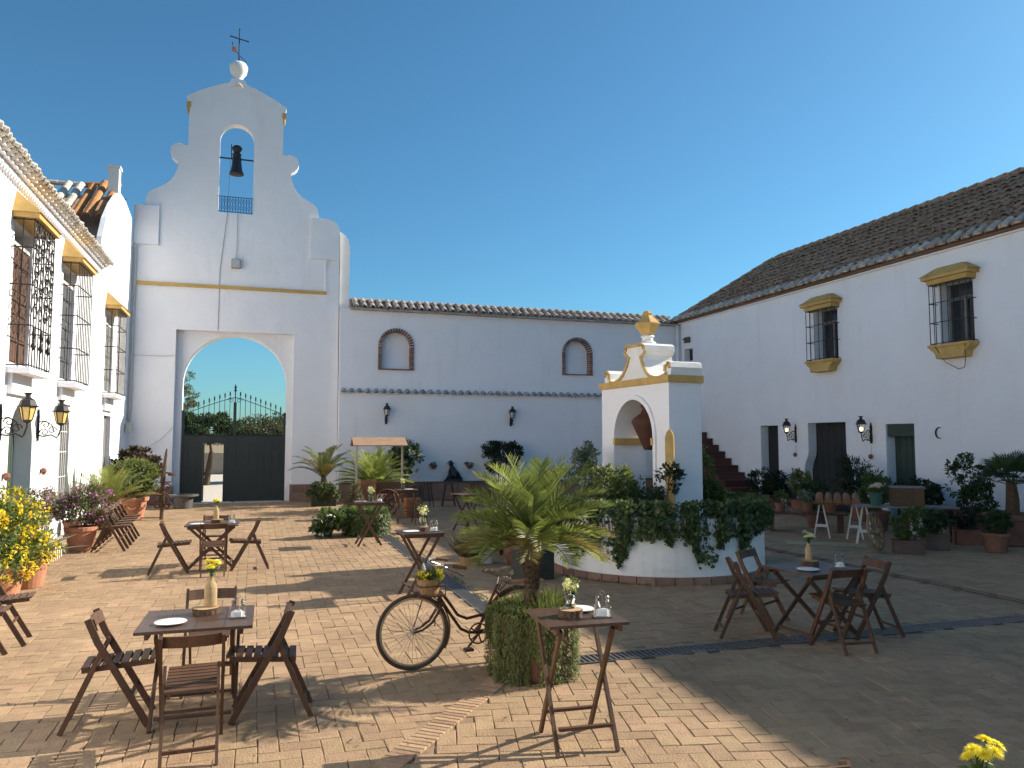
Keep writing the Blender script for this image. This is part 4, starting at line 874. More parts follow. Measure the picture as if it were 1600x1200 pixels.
def shrub(name, loc, label, cat, blobs, mt, n, size, stem=True, group=None, flowers=None, aspect=0.55, clumps=26, spread=0.30, stems=None, seed=None, shell=0.5, droop=0.0):
    t = thing(name, loc, label, cat, group)
    foliage('foliage', t, blobs, mt, n, size, aspect, clumps=clumps, spread=spread, seed=seed, shell=shell, droop=droop)
    if stem:
        m = MB(); zb = min(b[0][2] - b[1][2] * 0.2 for b in blobs)
        for i in range(stems or 5):
            b = random.choice(blobs); a = random.uniform(0, 6.28); e = (b[0][0] + 0.5 * b[1][0] * math.cos(a), b[0][1] + 0.5 * b[1][1] * math.sin(a), b[0][2] + 0.3 * b[1][2])
            m.tube([(random.uniform(-.03, .03), random.uniform(-.03, .03), 0), (e[0] * 0.35, e[1] * 0.35, e[2] * 0.5), e], [0.016, 0.012, 0.005], 5)
        m.build('stems', 'bark', t, kind='stuff')
    if flowers:
        fm, fn, fs = flowers; foliage('flowers', t, [(c, (r[0] * 1.04, r[1] * 1.04, r[2] * 1.04)) for c, r in blobs], fm, fn, fs, 0.8, clumps=max(14, clumps // 2), spread=0.16, shell=0.9, kind='stuff')
    return t
G1 = 'plants growing in the round planter'
shrub('variegated_bush', (5.62, 12.25, 0.87), 'pale green leafy bush left of the well arch', 'bush', [((0.05, 0, 0.48), (0.42, 0.42, 0.46)), ((0.22, -0.2, 0.42), (0.35, 0.3, 0.36))], 'leaf_light', 3600, 0.06, group=G1)
shrub('grey_bush', (5.55, 12.95, 0.87), 'tall grey green shrub behind the pale bush by the well', 'bush', [((0, 0, 0.62), (0.34, 0.34, 0.55)), ((0.18, 0.1, 0.95), (0.22, 0.2, 0.3))], 'leaf_grey', 2600, 0.055, group=G1, clumps=34, spread=0.2)
shrub('dark_bush', (6.15, 11.45, 0.87), 'dark low shrub at the foot of the well arch', 'bush', [((-0.12, 0, 0.30), (0.34, 0.3, 0.34))], 'leaf_dark', 1700, 0.055, group=G1)
shrub('arch_bush', (7.30, 12.75, 0.87), 'shrub with red flowers seen through the well arch', 'bush', [((0.05, 0.1, 0.55), (0.38, 0.5, 0.58))], 'leaf_dark', 2600, 0.06, group=G1, flowers=('fl_red', 400, 0.03))
shrub('right_bush', (7.72, 12.45, 0.87), 'upright shrub beside the right corner of the well', 'bush', [((0.0, 0, 0.62), (0.30, 0.34, 0.60)), ((0.12, -0.1, 0.3), (0.3, 0.3, 0.3))], 'leaf_mid', 2800, 0.055, group=G1, clumps=34, spread=0.2)
t = thing('small_tree', (6.12, 10.95, 0.87), 'thin young tree with dark leaves before the well corner', 'tree', G1)
m = MB(); m.tube([(0, 0, 0), (0.01, 0, 0.28), (0.05, 0.0, 0.52), (0.10, 0.02, 0.78)], [0.018, 0.016, 0.013, 0.006], 6); m.tube([(0.05, 0, 0.52), (-0.05, 0.02, 0.70)], [0.009, 0.005], 5); m.tube([(0.03, 0, 0.42), (0.16, -0.02, 0.60)], [0.008, 0.004], 5); m.build('trunk', 'bark', t)
foliage('crown', t, [((0.06, 0, 0.72), (0.20, 0.18, 0.17)), ((0.15, 0, 0.52), (0.09, 0.09, 0.12)), ((0.25, 0, 0.66), (0.08, 0.08, 0.08))], 'leaf_deep', 420, 0.075, 0.42, clumps=16, spread=0.22)

# ================================================================== LANTERNS
def lantern(loc, rz, label, scale, pane, lit=False, group='wall lanterns', hang=0.62, hood='iron'):
    """bracket lamp: local +x points away from the wall; loc is the wall fixing"""
    t = thing('wall_lantern', loc, label, 'lantern', group, rz); s = scale
    S = lambda p: (p[0] * s, p[1] * s, p[2] * s)
    m = MB(); m.slab([[(-0.05, -0.36), (0.05, -0.36), (0.07, -0.15), (0.05, 0.1), (0.06, 0.3), (0.0, 0.48), (-0.06, 0.3), (-0.05, 0.1), (-0.07, -0.15)]], lambda p, z, q: (q * s, p * s, z * s), 0.002, 0.035); m.build('back_plate', 'iron', t, fix=True)
    m = MB(); H_ = hang
    m.tube([S(p) for p in ((0.03, 0, -0.22), (0.16, 0, -0.24), (0.32, 0, -0.20), (0.46, 0, -0.28), (H_ - 0.05, 0, -0.22), (H_, 0, -0.05), (H_, 0, 0.05))], 0.020 * s, 7)
    for cx, cz, sg in ((0.18, 0.06, 1), (0.34, -0.08, -1), (0.16, -0.14, 1)):
        pts = []
        for i in range(18):
            a = i * 0.45; r = 0.11 * (1 - i / 22); pts.append(S((cx - sg * r * math.cos(a), 0, cz + r * math.sin(a))))
        m.tube(pts, 0.014 * s, 5)
    m.tube([S(p) for p in ((0.03, 0, 0.14), (0.18, 0, 0.17), (0.33, 0, 0.06), (0.40, 0, -0.12))], 0.015 * s, 6); m.build('bracket', 'iron', t)
    n = 6
    m = MB(); m.lathe([(0.03 * s, 0.04 * s), (0.10 * s, 0.08 * s), (0.115 * s, 0.115 * s)], n, (H_ * s, 0, 0)); m.build('base', 'iron', t)
    m = MB(); m.lathe([(0.105 * s, 0.115 * s), (0.165 * s, 0.40 * s)], n, (H_ * s, 0, 0), capb=True, capt=True); m.build('glass', pane, t)
    m = MB()
    for j in range(n):
        a = 2 * PI * j / n; m.tube([(H_ * s + 0.108 * s * math.cos(a), 0.108 * s * math.sin(a), 0.115 * s), (H_ * s + 0.170 * s * math.cos(a), 0.170 * s * math.sin(a), 0.40 * s)], 0.012 * s, 4)
    m.build('glazing_bar', 'iron', t, kind='stuff')
    m = MB(); m.lathe([(0.25 * s, 0.43 * s), (0.205 * s, 0.40 * s), (0.19 * s, 0.45 * s), (0.15 * s, 0.56 * s), (0.08 * s, 0.61 * s), (0.055 * s, 0.63 * s), (0.055 * s, 0.68 * s), (0.10 * s, 0.73 * s), (0.04 * s, 0.71 * s)], n, (H_ * s, 0, 0)); m.build('hood', hood, t)
    if lit:
        m = MB(); m.lathe([(0.02 * s, 0.14 * s), (0.05 * s, 0.19 * s), (0.05 * s, 0.25 * s), (0.02 * s, 0.30 * s)], 10, (H_ * s, 0, 0)); m.build('bulb', 'bulb', t, smooth=True)
    return t
lantern((-4.05, 15.00, 2.36), R(0), 'large amber glass lantern over the green arched doorway', 0.74, 'amber_glass', hang=0.54)
lantern((-4.05, 17.40, 2.36), R(0), 'large amber glass lantern between doorway and barred arched window', 0.74, 'amber_glass', hang=0.54)
lantern((4.44, 28.075, 2.95), R(-90), 'black lantern on the back wall above the market cart', 0.68, 'clear_pane', hang=0.30)
lantern((9.15, 28.075, 2.90), R(-90), 'black lantern on the back wall above the round bush', 0.68, 'clear_pane', hang=0.30)
lantern((16.45, 20.98, 2.30), R(180), 'lit black lantern between the two dark doorways', 0.70, 'glass', True, hang=0.50)
lantern((16.45, 17.75, 2.28), R(180), 'lit black lantern left of the narrow green door', 0.70, 'glass', True, hang=0.50)
def wall_charm(loc, rz, label):
    t = thing('hanging_charm', loc, label, 'wall ornament', 'small ornaments hung on the walls', rz)
    m = MB(); m.tube([(0.02, 0, 0.35), (0.03, 0, 0.1)], 0.006, 4); m.build('cord', 'rope', t)
    m = MB(); m.lathe([(0.02, -0.03), (0.06, 0.03), (0.05, 0.09), (0.01, 0.11)], 8, (0.06, 0, 0)); m.build('pendant', 'old_terracotta', t)
wall_charm((-4.05, 15.30, 1.45), 0, 'tiny pot ornament left of the green arched doorway'); wall_charm((-4.05, 17.75, 1.45), 0, 'tiny pot ornament below the lantern right of the doorway')
wall_charm((16.45, 20.98, 1.62), PI, 'tiny ornament hanging below the lantern between the dark doorways'); wall_charm((16.45, 17.75, 1.62), PI, 'tiny ornament hanging below the lantern by the green door')
t = thing('horseshoe', (16.44, 15.42, 2.30), 'thin dark crescent ornament on the shaded house wall', 'wall ornament')
m = MB(); m.tube([(-0.015, 0.12 * math.cos(a), 0.14 * math.sin(a)) for a in np.linspace(-2.0, 2.0, 14)], [0.006 + 0.014 * math.sin(PI * i / 13) for i in range(14)], 6); m.build('crescent', 'iron', t)
t = thing('wall_fan', (16.44, 27.4, 6.15), 'small dark fitting on the house wall above the little window', 'wall fitting')
m = MB(); m.box((-0.06, 0, 0), (0.12, 0.30, 0.22)); m.lathe([(0.10, 0), (0.06, 0.05)], 8, (-0.16, 0.05, 0)); m.build('box', 'grey_metal', t)
# ================================================================== BEYOND THE GATE
def tree(name, loc, label, h, blobs, mt, n, size, trunk_r=0.14, lean=(0, 0), group=None, clumps=60, spread=0.2):
    t = thing(name, loc, label, 'tree', group)
    m = MB(); m.tube([(0, 0, -0.1), (lean[0] * 0.4, lean[1] * 0.4, h * 0.5), (lean[0], lean[1], h)], [trunk_r * 1.2, trunk_r, trunk_r * 0.8], 9)
    for i in range(6):
        b = random.choice(blobs); a = random.uniform(0, 6.28); m.tube([(lean[0], lean[1], h * 0.95), (lean[0] * 0.5 + b[0][0] * 0.5, lean[1] * 0.5 + b[0][1] * 0.5, (h + b[0][2]) * 0.5), (b[0][0] + 0.5 * b[1][0] * math.cos(a), b[0][1] + 0.5 * b[1][1] * math.sin(a), b[0][2] + 0.2 * b[1][2])], [trunk_r * 0.6, trunk_r * 0.4, 0.02], 6)
    m.build('trunk', 'bark', t)
    foliage('crown', t, blobs, mt, n, size, 0.45, clumps=clumps, spread=spread)
    return t
GT = 'trees outside the gate'
tree('olive_tree', (-2.2, 40.5, 0), 'dark olive tree with a forked trunk seen through the wicket', 1.6, [((0, 0, 2.65), (1.7, 1.7, 0.95)), ((-1.5, 0, 2.8), (1.3, 1.2, 0.9))], 'leaf_dark', 20000, 0.13, 0.13, (0.2, 0), GT)
tree('olive_tree', (0.6, 42.0, 0), 'olive tree filling the gap behind the middle of the gate', 1.4, [((0, 0, 2.5), (1.9, 1.6, 1.0))], 'leaf_olive', 16000, 0.13, 0.2, (0, 0), GT, 60, 0.28)
tree('olive_tree', (3.4, 43, 0), 'dark olive tree behind the right gate leaf', 1.5, [((-0.6, 0, 2.8), (2.2, 1.8, 1.15)), ((1.0, 0, 2.9), (1.6, 1.4, 1.2))], 'leaf_dark', 22000, 0.13, 0.2, (-0.2, 0), GT, 60, 0.26)
tree('olive_tree', (-5.0, 44, 0), 'pale olive tree behind the left gate leaf', 1.5, [((0.3, 0, 2.7), (2.3, 1.6, 1.3))], 'leaf_olive', 15000, 0.13, 0.2, (0.1, 0), GT, 60, 0.26)
tree('tall_tree', (-4.9, 47.5, 0), 'taller airy tree rising above the gate at its left', 3.2, [((0.2, 0, 5.6), (1.7, 1.4, 1.1)), ((0.9, 0, 4.5), (1.3, 1.1, 0.9)), ((-0.6, 0, 4.4), (1.2, 1.1, 1.0))], 'leaf_olive', 6500, 0.12, 0.16, (0.1, 0), GT, 56, 0.15)
shrub('clipped_shrub', (-2.35, 34.5, 0), 'dark upright shrub just outside the open wicket', 'bush', [((0, 0, 0.7), (0.42, 0.42, 0.75))], 'leaf_deep', 2200, 0.09)
t = thing('boundary_wall', (0, 54, 0), 'pale low wall across the drive outside the gate', 'wall')
m = MB(); m.bb((-16, 53.8, -0.02), (16, 54.1, 1.35)); m.build('wall', 'hot_stone', t, True)
# ================================================================== FURNITURE
def make_chair(label):
    t = thing('folding_chair', (0, 0, 0), label, 'chair')
    # local +x is the way the sitter faces; rear feet at x = -0.29, front feet at x = 0.29
    for s in (-1, 1):
        y = 0.195 * s
        m = MB(); m.beam((-0.135, y, 0.80), (-0.06, y, 0.62), 0.022, 0.046); m.beam((-0.066, y, 0.635), (0.29, y, 0.0), 0.022, 0.046); m.build('leg', 'dark_wood', t)
        m = MB(); m.beam((-0.03, 0.168 * s, 0.585), (-0.29, 0.168 * s, 0.0), 0.020, 0.036); m.build('leg', 'dark_wood', t)
    m = MB()
    pts = 7
    for i in range(pts):
        a = -1 + 2 * i / pts; b = -1 + 2 * (i + 1) / pts; cu = lambda q: -0.13 + 0.022 - 0.035 * (1 - q * q)
        y0, y1 = a * 0.184, b * 0.184
        vs = []
        for (yy, q) in ((y0, a), (y1, b)):
            for (dx, zz) in ((0, 0.795), (0.014, 0.795), (0.042, 0.715), (0.028, 0.715)): vs.append((cu(q) + dx, yy, zz))
        m.add(vs, [(0, 4, 5, 1), (1, 5, 6, 2), (2, 6, 7, 3), (3, 7, 4, 0)] + ([(0, 1, 2, 3)] if i == 0 else []) + ([(4, 7, 6, 5)] if i == pts - 1 else []))
    m.build('top_rail', 'dark_wood', t)
    st = MB()
    for s in (-1, 1): st.beam((-0.17, 0.135 * s, 0.425), (0.31, 0.135 * s, 0.455), 0.020, 0.034)
    st = st.build('seat_frame', 'dark_wood', t, kind='stuff')
    sm = bpy.data.meshes.get('seat_slat')
    if sm is None:
        q = MB(); q.box((0, 0, 0), (0.050, 0.325, 0.014)); sm = bpy.data.meshes.new('seat_slat'); sm.from_pydata(q.v, [], q.f); sm.materials.append(MATS['dark_wood'])
    for i in range(8):
        f = i / 7; o = bpy.data.objects.new('slat', sm); COL.objects.link(o); o.parent = t; o.location = (-0.145 + 0.45 * f, 0, 0.45 + 0.028 * f); o.rotation_euler = (0, -0.062, 0)
    m = MB(); m.beam((-0.25, -0.168, 0.10), (-0.25, 0.168, 0.10), 0.022, 0.022, (0, 0, 1)); m.build('rung', 'dark_wood', t)
    m = MB(); m.beam((0.165, -0.19, 0.225), (0.165, 0.19, 0.225), 0.022, 0.022, (0, 0, 1)); m.build('rung', 'dark_wood', t)
    return t
def make_low_table(label):
    t = thing('folding_table', (0, 0, 0), label, 'table')
    m = MB()
    for i in range(4):
        y = -0.375 + 0.1875 * (i + 0.5); m2 = MB(); m2.bb((-0.41, y - 0.0925, 0.70), (0.41, y + 0.0925, 0.722)); m2.build('top_board', 'table_wood', t)
    for y in (-0.30, 0.30):
        m = MB(); m.bb((-0.37, y - 0.012, 0.655), (0.37, y + 0.012, 0.699)); m.build('batten', 'dark_wood', t)
    for y, off in ((-0.255, 0.0), (0.255, 0.0)):
        for s in (-1, 1):
            o = y + (0.024 * s if y < 0 else -0.024 * s) * 0.5
            m = MB(); m.beam((-0.34 * s, o, 0.67), (0.36 * s, o, 0.0), 0.022, 0.042); m.build('leg', 'dark_wood', t)
    for s in (-1, 1):
        m = MB(); m.beam((0.29 * s, -0.245, 0.075), (0.29 * s, 0.245, 0.075), 0.022, 0.036, (0, 0, 1)); m.build('rung', 'dark_wood', t)
    return t
def make_high_table(label):
    t = thing('high_table', (0, 0, 0), label, 'table')
    for i in range(3):
        y = -0.285 + 0.19 * (i + 0.5); m2 = MB(); m2.bb((-0.285, y - 0.0935, 0.842), (0.285, y + 0.0935, 0.862)); m2.build('top_board', 'table_wood', t)
    for y in (-0.225, 0.225):
        m = MB(); m.bb((-0.275, y - 0.011, 0.80), (0.275, y + 0.011, 0.841)); m.build('batten', 'dark_wood', t)
    for y in (-0.20, 0.20):
        for s in (-1, 1):
            o = y + 0.012 * s * (1 if y < 0 else -1)
            m = MB(); m.beam((-0.22 * s, o, 0.815), (0.235 * s, o, 0.0), 0.022, 0.038); m.build('leg', 'dark_wood', t)
    for s in (-1, 1):
        m = MB(); m.beam((0.185 * s, -0.19, 0.16), (0.185 * s, 0.19, 0.16), 0.020, 0.034, (0, 0, 1)); m.build('rung', 'dark_wood', t)
    return t
CG = 'brown folding wooden chairs'; TG = 'low folding tables'; HG = 'high standing tables'
chair0 = make_chair('folding chair left of the nearest sunlit table, facing right'); chair0['group'] = CG
chair0.location = (-0.99, 6.60, 0); chair0.rotation_euler = (0, 0, R(2))
def ch(x, y, deg, label): return dup(chair0, (x, y, 0), R(deg), label, CG)
ch(-0.37, 5.82, 92, 'folding chair in front of the nearest sunlit table, its back to us')
ch(-0.33, 7.30, -90, 'folding chair behind the nearest sunlit table')
ch(0.17, 6.45, 177, 'folding chair right of the nearest sunlit table, facing left')
ch(-1.27, 13.72, 4, 'folding chair at the left of the sunlit table before the gate')
ch(-0.04, 13.74, 180, 'folding chair at the right of the sunlit table before the gate')
ch(-0.59, 13.30, 92, 'folding chair in front of the sunlit table before the gate')
ch(-0.62, 14.55, -90, 'folding chair behind the sunlit table before the gate')
ch(5.06, 7.38, -22, 'leftmost folding chair at the shaded table beside the round planter')
ch(5.72, 6.65, 84, 'folding chair in front of the shaded table, its back to us')
ch(6.35, 6.98, 172, 'rightmost folding chair at the shaded table')
ch(5.62, 7.95, -62, 'folding chair behind the shaded table, nearest the planter')
ch(-2.50, 9.45, 6, 'folding chair cut off by the left edge of the photo, nearest the yellow flowers')
ch(-2.55, 8.75, 4, 'second folding chair at the left edge, only a leg tip in view')
ch(2.11, 2.50, -80, 'folding chair of which only the top rail shows at the bottom edge')
SG = 'empty chairs lined up beside the flower pots'
for i in range(5):
    y = 16.78 + i * 0.54
    c = dup(chair0, (-2.60 - 0.02 * i, y, 0), R(0), ('first', 'second', 'third', 'fourth', 'last')[i] + ' chair of the row beside the bougainvillea pot, counted from the pot', SG)
table0 = make_low_table('low dark table nearest to us with a yellow flower bottle'); table0['group'] = TG
table0.location = (-0.385, 6.60, 0); table0.rotation_euler = (0, 0, R(-1))
# the nearest table stands with its crossed legs seen end-on
for o in list(table0.children):
    pass
tb = dup(table0, (-0.64, 14.1, 0), R(-2), 'low dark table in the sun before the gate', TG)
tcx = dup(table0, (5.78, 7.12, 0), R(6), 'low dark table in the shade beside the round planter', TG)
tnear = dup(table0, (2.62, 2.15, 0), R(0), 'low table at the bottom right corner carrying yellow flowers', TG)
table0.rotation_euler = (0, 0, R(89)); table0.scale = (0.93, 1.08, 1)
high0 = make_high_table('high wooden table in the right foreground beside the palm planter'); high0['group'] = HG
high0.location = (2.17, 5.18, 0); high0.rotation_euler = (0, 0, R(87))
h_e = dup(high0, (2.16, 10.62, 0), R(2), 'high table behind the bicycle', HG)
h_f = dup(high0, (2.22, 16.1, 0), R(0), 'high table before the green trailing planter', HG)
h_g = dup(high0, (3.68, 19.9, 0), R(88), 'high table in front of the market cart with pale top', HG)
h_h = dup(high0, (4.75, 17.9, 0), R(20), 'high table half hidden behind the potted palm', HG)
SGp = 'dark stools along the back wall'
for i, (x, y, lab) in enumerate(((5.25, 24.9, 'first dark stool along the back wall, nearest the cart'), (5.95, 24.7, 'second dark stool from the cart along the back wall'), (6.85, 24.7, 'third dark stool from the cart along the back wall'), (7.6, 24.8, 'dark stool nearest the palm along the back wall'))):
    t = thing('bar_stool', (x, y, 0), lab, 'stool', SGp, R(random.uniform(-10, 10)))
    m = MB(); m.bb((-0.17, -0.17, 0.72), (0.17, 0.17, 0.75)); m.build('seat', 'dark_wood', t)
    for sx in (-1, 1):
        for sy in (-1, 1):
            m = MB(); m.beam((0.10 * sx, 0.13 * sy, 0.72), (0.21 * sx, 0.17 * sy, 0), 0.025, 0.03); m.build('leg', 'dark_wood', t)
    for sy in (-1, 1):
        m = MB(); m.beam((-0.18, 0.16 * sy, 0.2), (0.18, 0.16 * sy, 0.2), 0.02, 0.025, (0, 0, 1)); m.build('rung', 'dark_wood', t)

# ------------------------------------------------------------------ things on the tables
def plate(loc, label, r=0.115):
    t = thing('plate', loc, label, 'plate', 'white plates on the tables')
    m = MB(); m.lathe([(r * 0.55, 0.0), (r * 0.60, 0.004), (r * 0.97, 0.016), (r, 0.019), (r * 0.98, 0.021), (r * 0.62, 0.009), (0.002, 0.008)], 32, capt=False); m.build('dish', 'ceramic', t, smooth=True)
def wood_slice(loc, label, r=0.088, h=0.05):
    t = thing('wood_slice', loc, label, 'wood slice', 'round wood slices under the flowers'); n = 22; vs = []
    rr = [r * (1 + random.uniform(-.05, .05)) for _ in range(n)]
    m = MB(); vs = [(rr[j] * math.cos(2 * PI * j / n), rr[j] * math.sin(2 * PI * j / n), z) for z in (0, h) for j in range(n)]
    m.add(vs, [(j, (j + 1) % n, n + (j + 1) % n, n + j) for j in range(n)]); m.build('bark_edge', 'bark', t)
    m = MB(); m.add([(p[0] * 0.97, p[1] * 0.97, h + 0.001) for p in vs[n:]], [tuple(range(n))]); m.build('cut_face', 'log_face', t)
    return h
def chrysanth(m, c, r, up, k=16):
    up = Vector(up).normalized(); e = up.orthogonal().normalized(); f = up.cross(e)
    for ring, (rad, lift, n) in enumerate(((1.0, 0.02, k + 6), (0.85, 0.18, k + 4), (0.66, 0.32, k), (0.42, 0.42, k - 4), (0.2, 0.46, k - 8))):
        for j in range(n):
            a = 2 * PI * (j + 0.5 * ring) / n; d = e * math.cos(a) + f * math.sin(a); sd = up.cross(d)
            p0 = Vector(c) + up * r * 0.1; tip = Vector(c) + d * r * rad + up * r * lift; mid = p0.lerp(tip, 0.55) + up * r * 0.06; w = r * 0.085; tip = tip + up * r * random.uniform(-.12, .12)
            m.add([p0, mid + sd * w, tip, mid - sd * w], [(0, 1, 2, 3)])
def bottle_vase(loc, label, blooms=6, colour='fl_chrys', s=1.0):
    t = thing('flower_bottle', loc, label, 'vase', 'flower bottles on the tables')
    m = MB(); m.lathe([(0.044 * s, 0), (0.046 * s, 0.01), (0.046 * s, 0.135 * s), (0.040 * s, 0.165 * s), (0.022 * s, 0.19 * s), (0.019 * s, 0.22 * s), (0.021 * s, 0.225 * s)], 20); m.build('bottle', 'twine', t, smooth=True)
    m = MB(); fl = MB()
    for i in range(blooms):
        a = i * 2.4; rad = 0.012 + 0.042 * ((i % 3) / 2.0); p = (rad * math.cos(a), rad * math.sin(a), 0.225 * s + 0.075 + 0.05 * random.random())
        m.tube([(0, 0, 0.2 * s), (p[0] * 0.6, p[1] * 0.6, p[2] - 0.03), p], 0.003, 4); chrysanth(fl, p, 0.036, (p[0] * 6, p[1] * 6, 0.5))
    m.build('stems', 'leaf_dark', t, kind='stuff'); fl.build('blooms', colour, t, kind='stuff')
    foliage('leaves', t, [((0, 0, 0.225 * s + 0.05), (0.05, 0.05, 0.04))], 'leaf_mid', 40, 0.035, clumps=8)
def jar_vase(loc, label, s=1.0):
    t = thing('flower_jar', loc, label, 'vase', 'glass flower jars on the tables')
    m = MB(); m.lathe([(0.040 * s, 0), (0.045 * s, 0.008), (0.045 * s, 0.085 * s), (0.036 * s, 0.10 * s), (0.038 * s, 0.115 * s), (0.033 * s, 0.115 * s), (0.040 * s, 0.08 * s), (0.038 * s, 0.012)], 20, capt=True); m.build('jar', 'jar_glass', t, smooth=True)
    m = MB()
    for i in range(9):
        a = i * 2.4; m.tube([(0.01 * math.cos(a), 0.01 * math.sin(a), 0.02), (0.04 * math.cos(a), 0.04 * math.sin(a), 0.16 * s)], 0.0025, 4)
    m.build('stems', 'leaf_mid', t, kind='stuff')
    foliage('blooms', t, [((0, 0, 0.165 * s), (0.062 * s, 0.062 * s, 0.055 * s))], 'fl_pale', 260, 0.018, 0.9, clumps=22, spread=0.25, kind='stuff')
    foliage('sprigs', t, [((0, 0, 0.17 * s), (0.075 * s, 0.075 * s, 0.07 * s))], 'leaf_light', 130, 0.024, 0.4, clumps=18, spread=0.2)
def cruet(loc, label, rz=0.0):
    t = thing('cruet_set', loc, label, 'cruet set', 'cruet sets on the tables', rz)
    m = MB(); m.box((0, 0, 0.006), (0.125, 0.07, 0.012)); m.build('tray', 'chrome', t)
    for x in (-0.034, 0.034):
        m = MB(); m.lathe([(0.024, 0.013), (0.025, 0.02), (0.025, 0.075), (0.014, 0.10), (0.013, 0.125)], 14, (x, 0, 0)); b = m.build('bottle', 'jar_glass', t, smooth=True)
        m = MB(); m.lathe([(0.014, 0.126), (0.015, 0.14), (0.008, 0.148)], 10, (x, 0, 0)); m.build('stopper', 'chrome', b)
    m = MB(); m.lathe([(0.05, 0.013), (0.048, 0.05), (0.03, 0.062)], 5, (0, -0.012, 0), sq=0.5, a0=0.3); m.build('napkins', 'paper', t)
    m = MB(); m.tube([(0, 0, 0.012), (0, 0, 0.15), (0.02, 0, 0.165), (0, 0, 0.18), (-0.02, 0, 0.165), (0, 0, 0.15)], 0.003, 5); m.build('handle', 'chrome', t)
Z1 = 0.7225; Z2 = 0.8625
plate((-0.57, 6.44, Z1), 'white plate on the nearest sunlit table'); h = wood_slice((-0.34, 6.74, Z1), 'wood slice on the nearest sunlit table', 0.105); bottle_vase((-0.31, 6.76, Z1 + h + .002), 'twine wrapped bottle of yellow flowers on the nearest sunlit table', 9, s=1.05); cruet((-0.10, 6.50, Z1), 'glass cruet set on the nearest sunlit table')
plate((-0.88, 13.88, Z1), 'white plate on the table before the gate'); h = wood_slice((-0.58, 14.2, Z1), 'wood slice on the table before the gate', 0.10); bottle_vase((-0.60, 14.22, Z1 + h + .002), 'twine bottle of yellow flowers on the table before the gate', 8); cruet((-0.34, 13.92, Z1), 'cruet set on the table before the gate')
plate((5.58, 6.98, Z1), 'white plate on the shaded table'); h = wood_slice((5.80, 7.22, Z1), 'wood slice on the shaded table', 0.095, 0.06); bottle_vase((5.80, 7.24, Z1 + h + .002), 'pale flower bottle on the shaded table', 9, 'fl_pale', 0.8); cruet((6.02, 7.02, Z1), 'cruet set on the shaded table', R(-10))
h = wood_slice((2.12, 5.16, Z2), 'wood slice on the right foreground high table', 0.085); jar_vase((2.13, 5.19, Z2 + h + .002), 'glass jar of pale flowers on the right foreground high table', 0.95); plate((2.25, 5.30, Z2), 'white plate on the right foreground high table', 0.105); cruet((2.32, 5.06, Z2), 'cruet set on the right foreground high table', R(-15))
plate((2.02, 10.52, Z2), 'white plate on the high table behind the bicycle'); h = wood_slice((2.22, 10.68, Z2), 'wood slice on the high table behind the bicycle', 0.08); jar_vase((2.22, 10.70, Z2 + h + .002), 'flower jar on the high table behind the bicycle', 1.3); cruet((2.33, 10.52, Z2), 'cruet set on the high table behind the bicycle')
plate((2.05, 16.05, Z2), 'white plate on the high table before the trailing planter'); jar_vase((2.27, 16.15, Z2), 'flower jar on the high table before the trailing planter', 1.4); cruet((2.42, 16.0, Z2), 'cruet set on the high table before the trailing planter')
plate((3.72, 19.75, Z2), 'white plate on the high table by the market cart'); jar_vase((3.62, 20.0, Z2), 'white flower jar on the high table by the market cart', 1.3)
bottle_vase((2.40, 2.14, Z1), 'bottle of yellow flowers peeking in at the bottom right corner', 9, s=0.85)

# ------------------------------------------------------------------ bicycle
bd = Vector((0.995, 0.06)).normalized(); ba_ = math.atan2(bd.y, bd.x)
bk = thing('bicycle', (1.41, 7.22, 0), 'old rusty bicycle leaning behind the palm planter', 'bicycle', rz=ba_)
WR = 0.335; FX_, RX_ = 0.0, 1.06
def wheel(parent, x, name):
    pts = [(x + WR * math.cos(2 * PI * i / 48), 0, WR + WR * math.sin(2 * PI * i / 48)) for i in range(48)]
    def ringp(r): return [(x + r * math.cos(2 * PI * i / 56), 0, 0.342 + r * math.sin(2 * PI * i / 56)) for i in range(56)]
    m = MB(); m.tube(ringp(0.326), 0.017, 7, closed=True); ty = m.build(name, 'rubber', parent, smooth=True)
    m = MB(); m.tube(ringp(0.300), 0.0115, 6, closed=True); m.build('rim', 'rim_metal', ty, smooth=True)
    m = MB(); m.tube([(x, -0.045, 0.342), (x, 0.045, 0.342)], 0.02, 10); m.build('hub', 'chrome', ty)
    m = MB()
    for i in range(36):
        a = 2 * PI * i / 36; b = a + (0.42 if i % 2 else -0.42); s = 0.03 if (i // 2) % 2 else -0.03
        m.tube([(x + 0.02 * math.cos(b), s, 0.342 + 0.02 * math.sin(b)), (x + 0.295 * math.cos(a), 0, 0.342 + 0.295 * math.sin(a))], 0.0016, 4)
    m.build('spokes', 'chrome', ty, kind='stuff')
    return ty
wheel(bk, FX_, 'front_tyre'); wheel(bk, RX_, 'rear_tyre')
HT = Vector((0.225, 0, 0.78)); HB = Vector((0.262, 0, 0.60)); BBp = Vector((0.62, 0, 0.285)); ST = Vector((0.83, 0, 0.72)); RA = Vector((RX_, 0, 0.342))
m = MB(); m.tube([HT, HB], 0.019, 8)
m.tube([HT + Vector((0.012, 0, -0.06)), (0.33, 0, 0.60), (0.43, 0, 0.46), (0.52, 0, 0.42), (0.71, 0, 0.45)], 0.014, 8)
m.tube([HB + Vector((0, 0, 0.02)), (0.36, 0, 0.47), (0.46, 0, 0.33), (0.54, 0, 0.29), BBp], 0.014, 8)
m.tube([BBp, ST], 0.014, 8)
for s in (-1, 1): m.tube([BBp + Vector((0, 0.02 * s, 0)), RA + Vector((0, 0.06 * s, 0))], 0.009, 6); m.tube([ST + Vector((-0.02, 0.015 * s, -0.06)), RA + Vector((0, 0.06 * s, 0))], 0.008, 6)
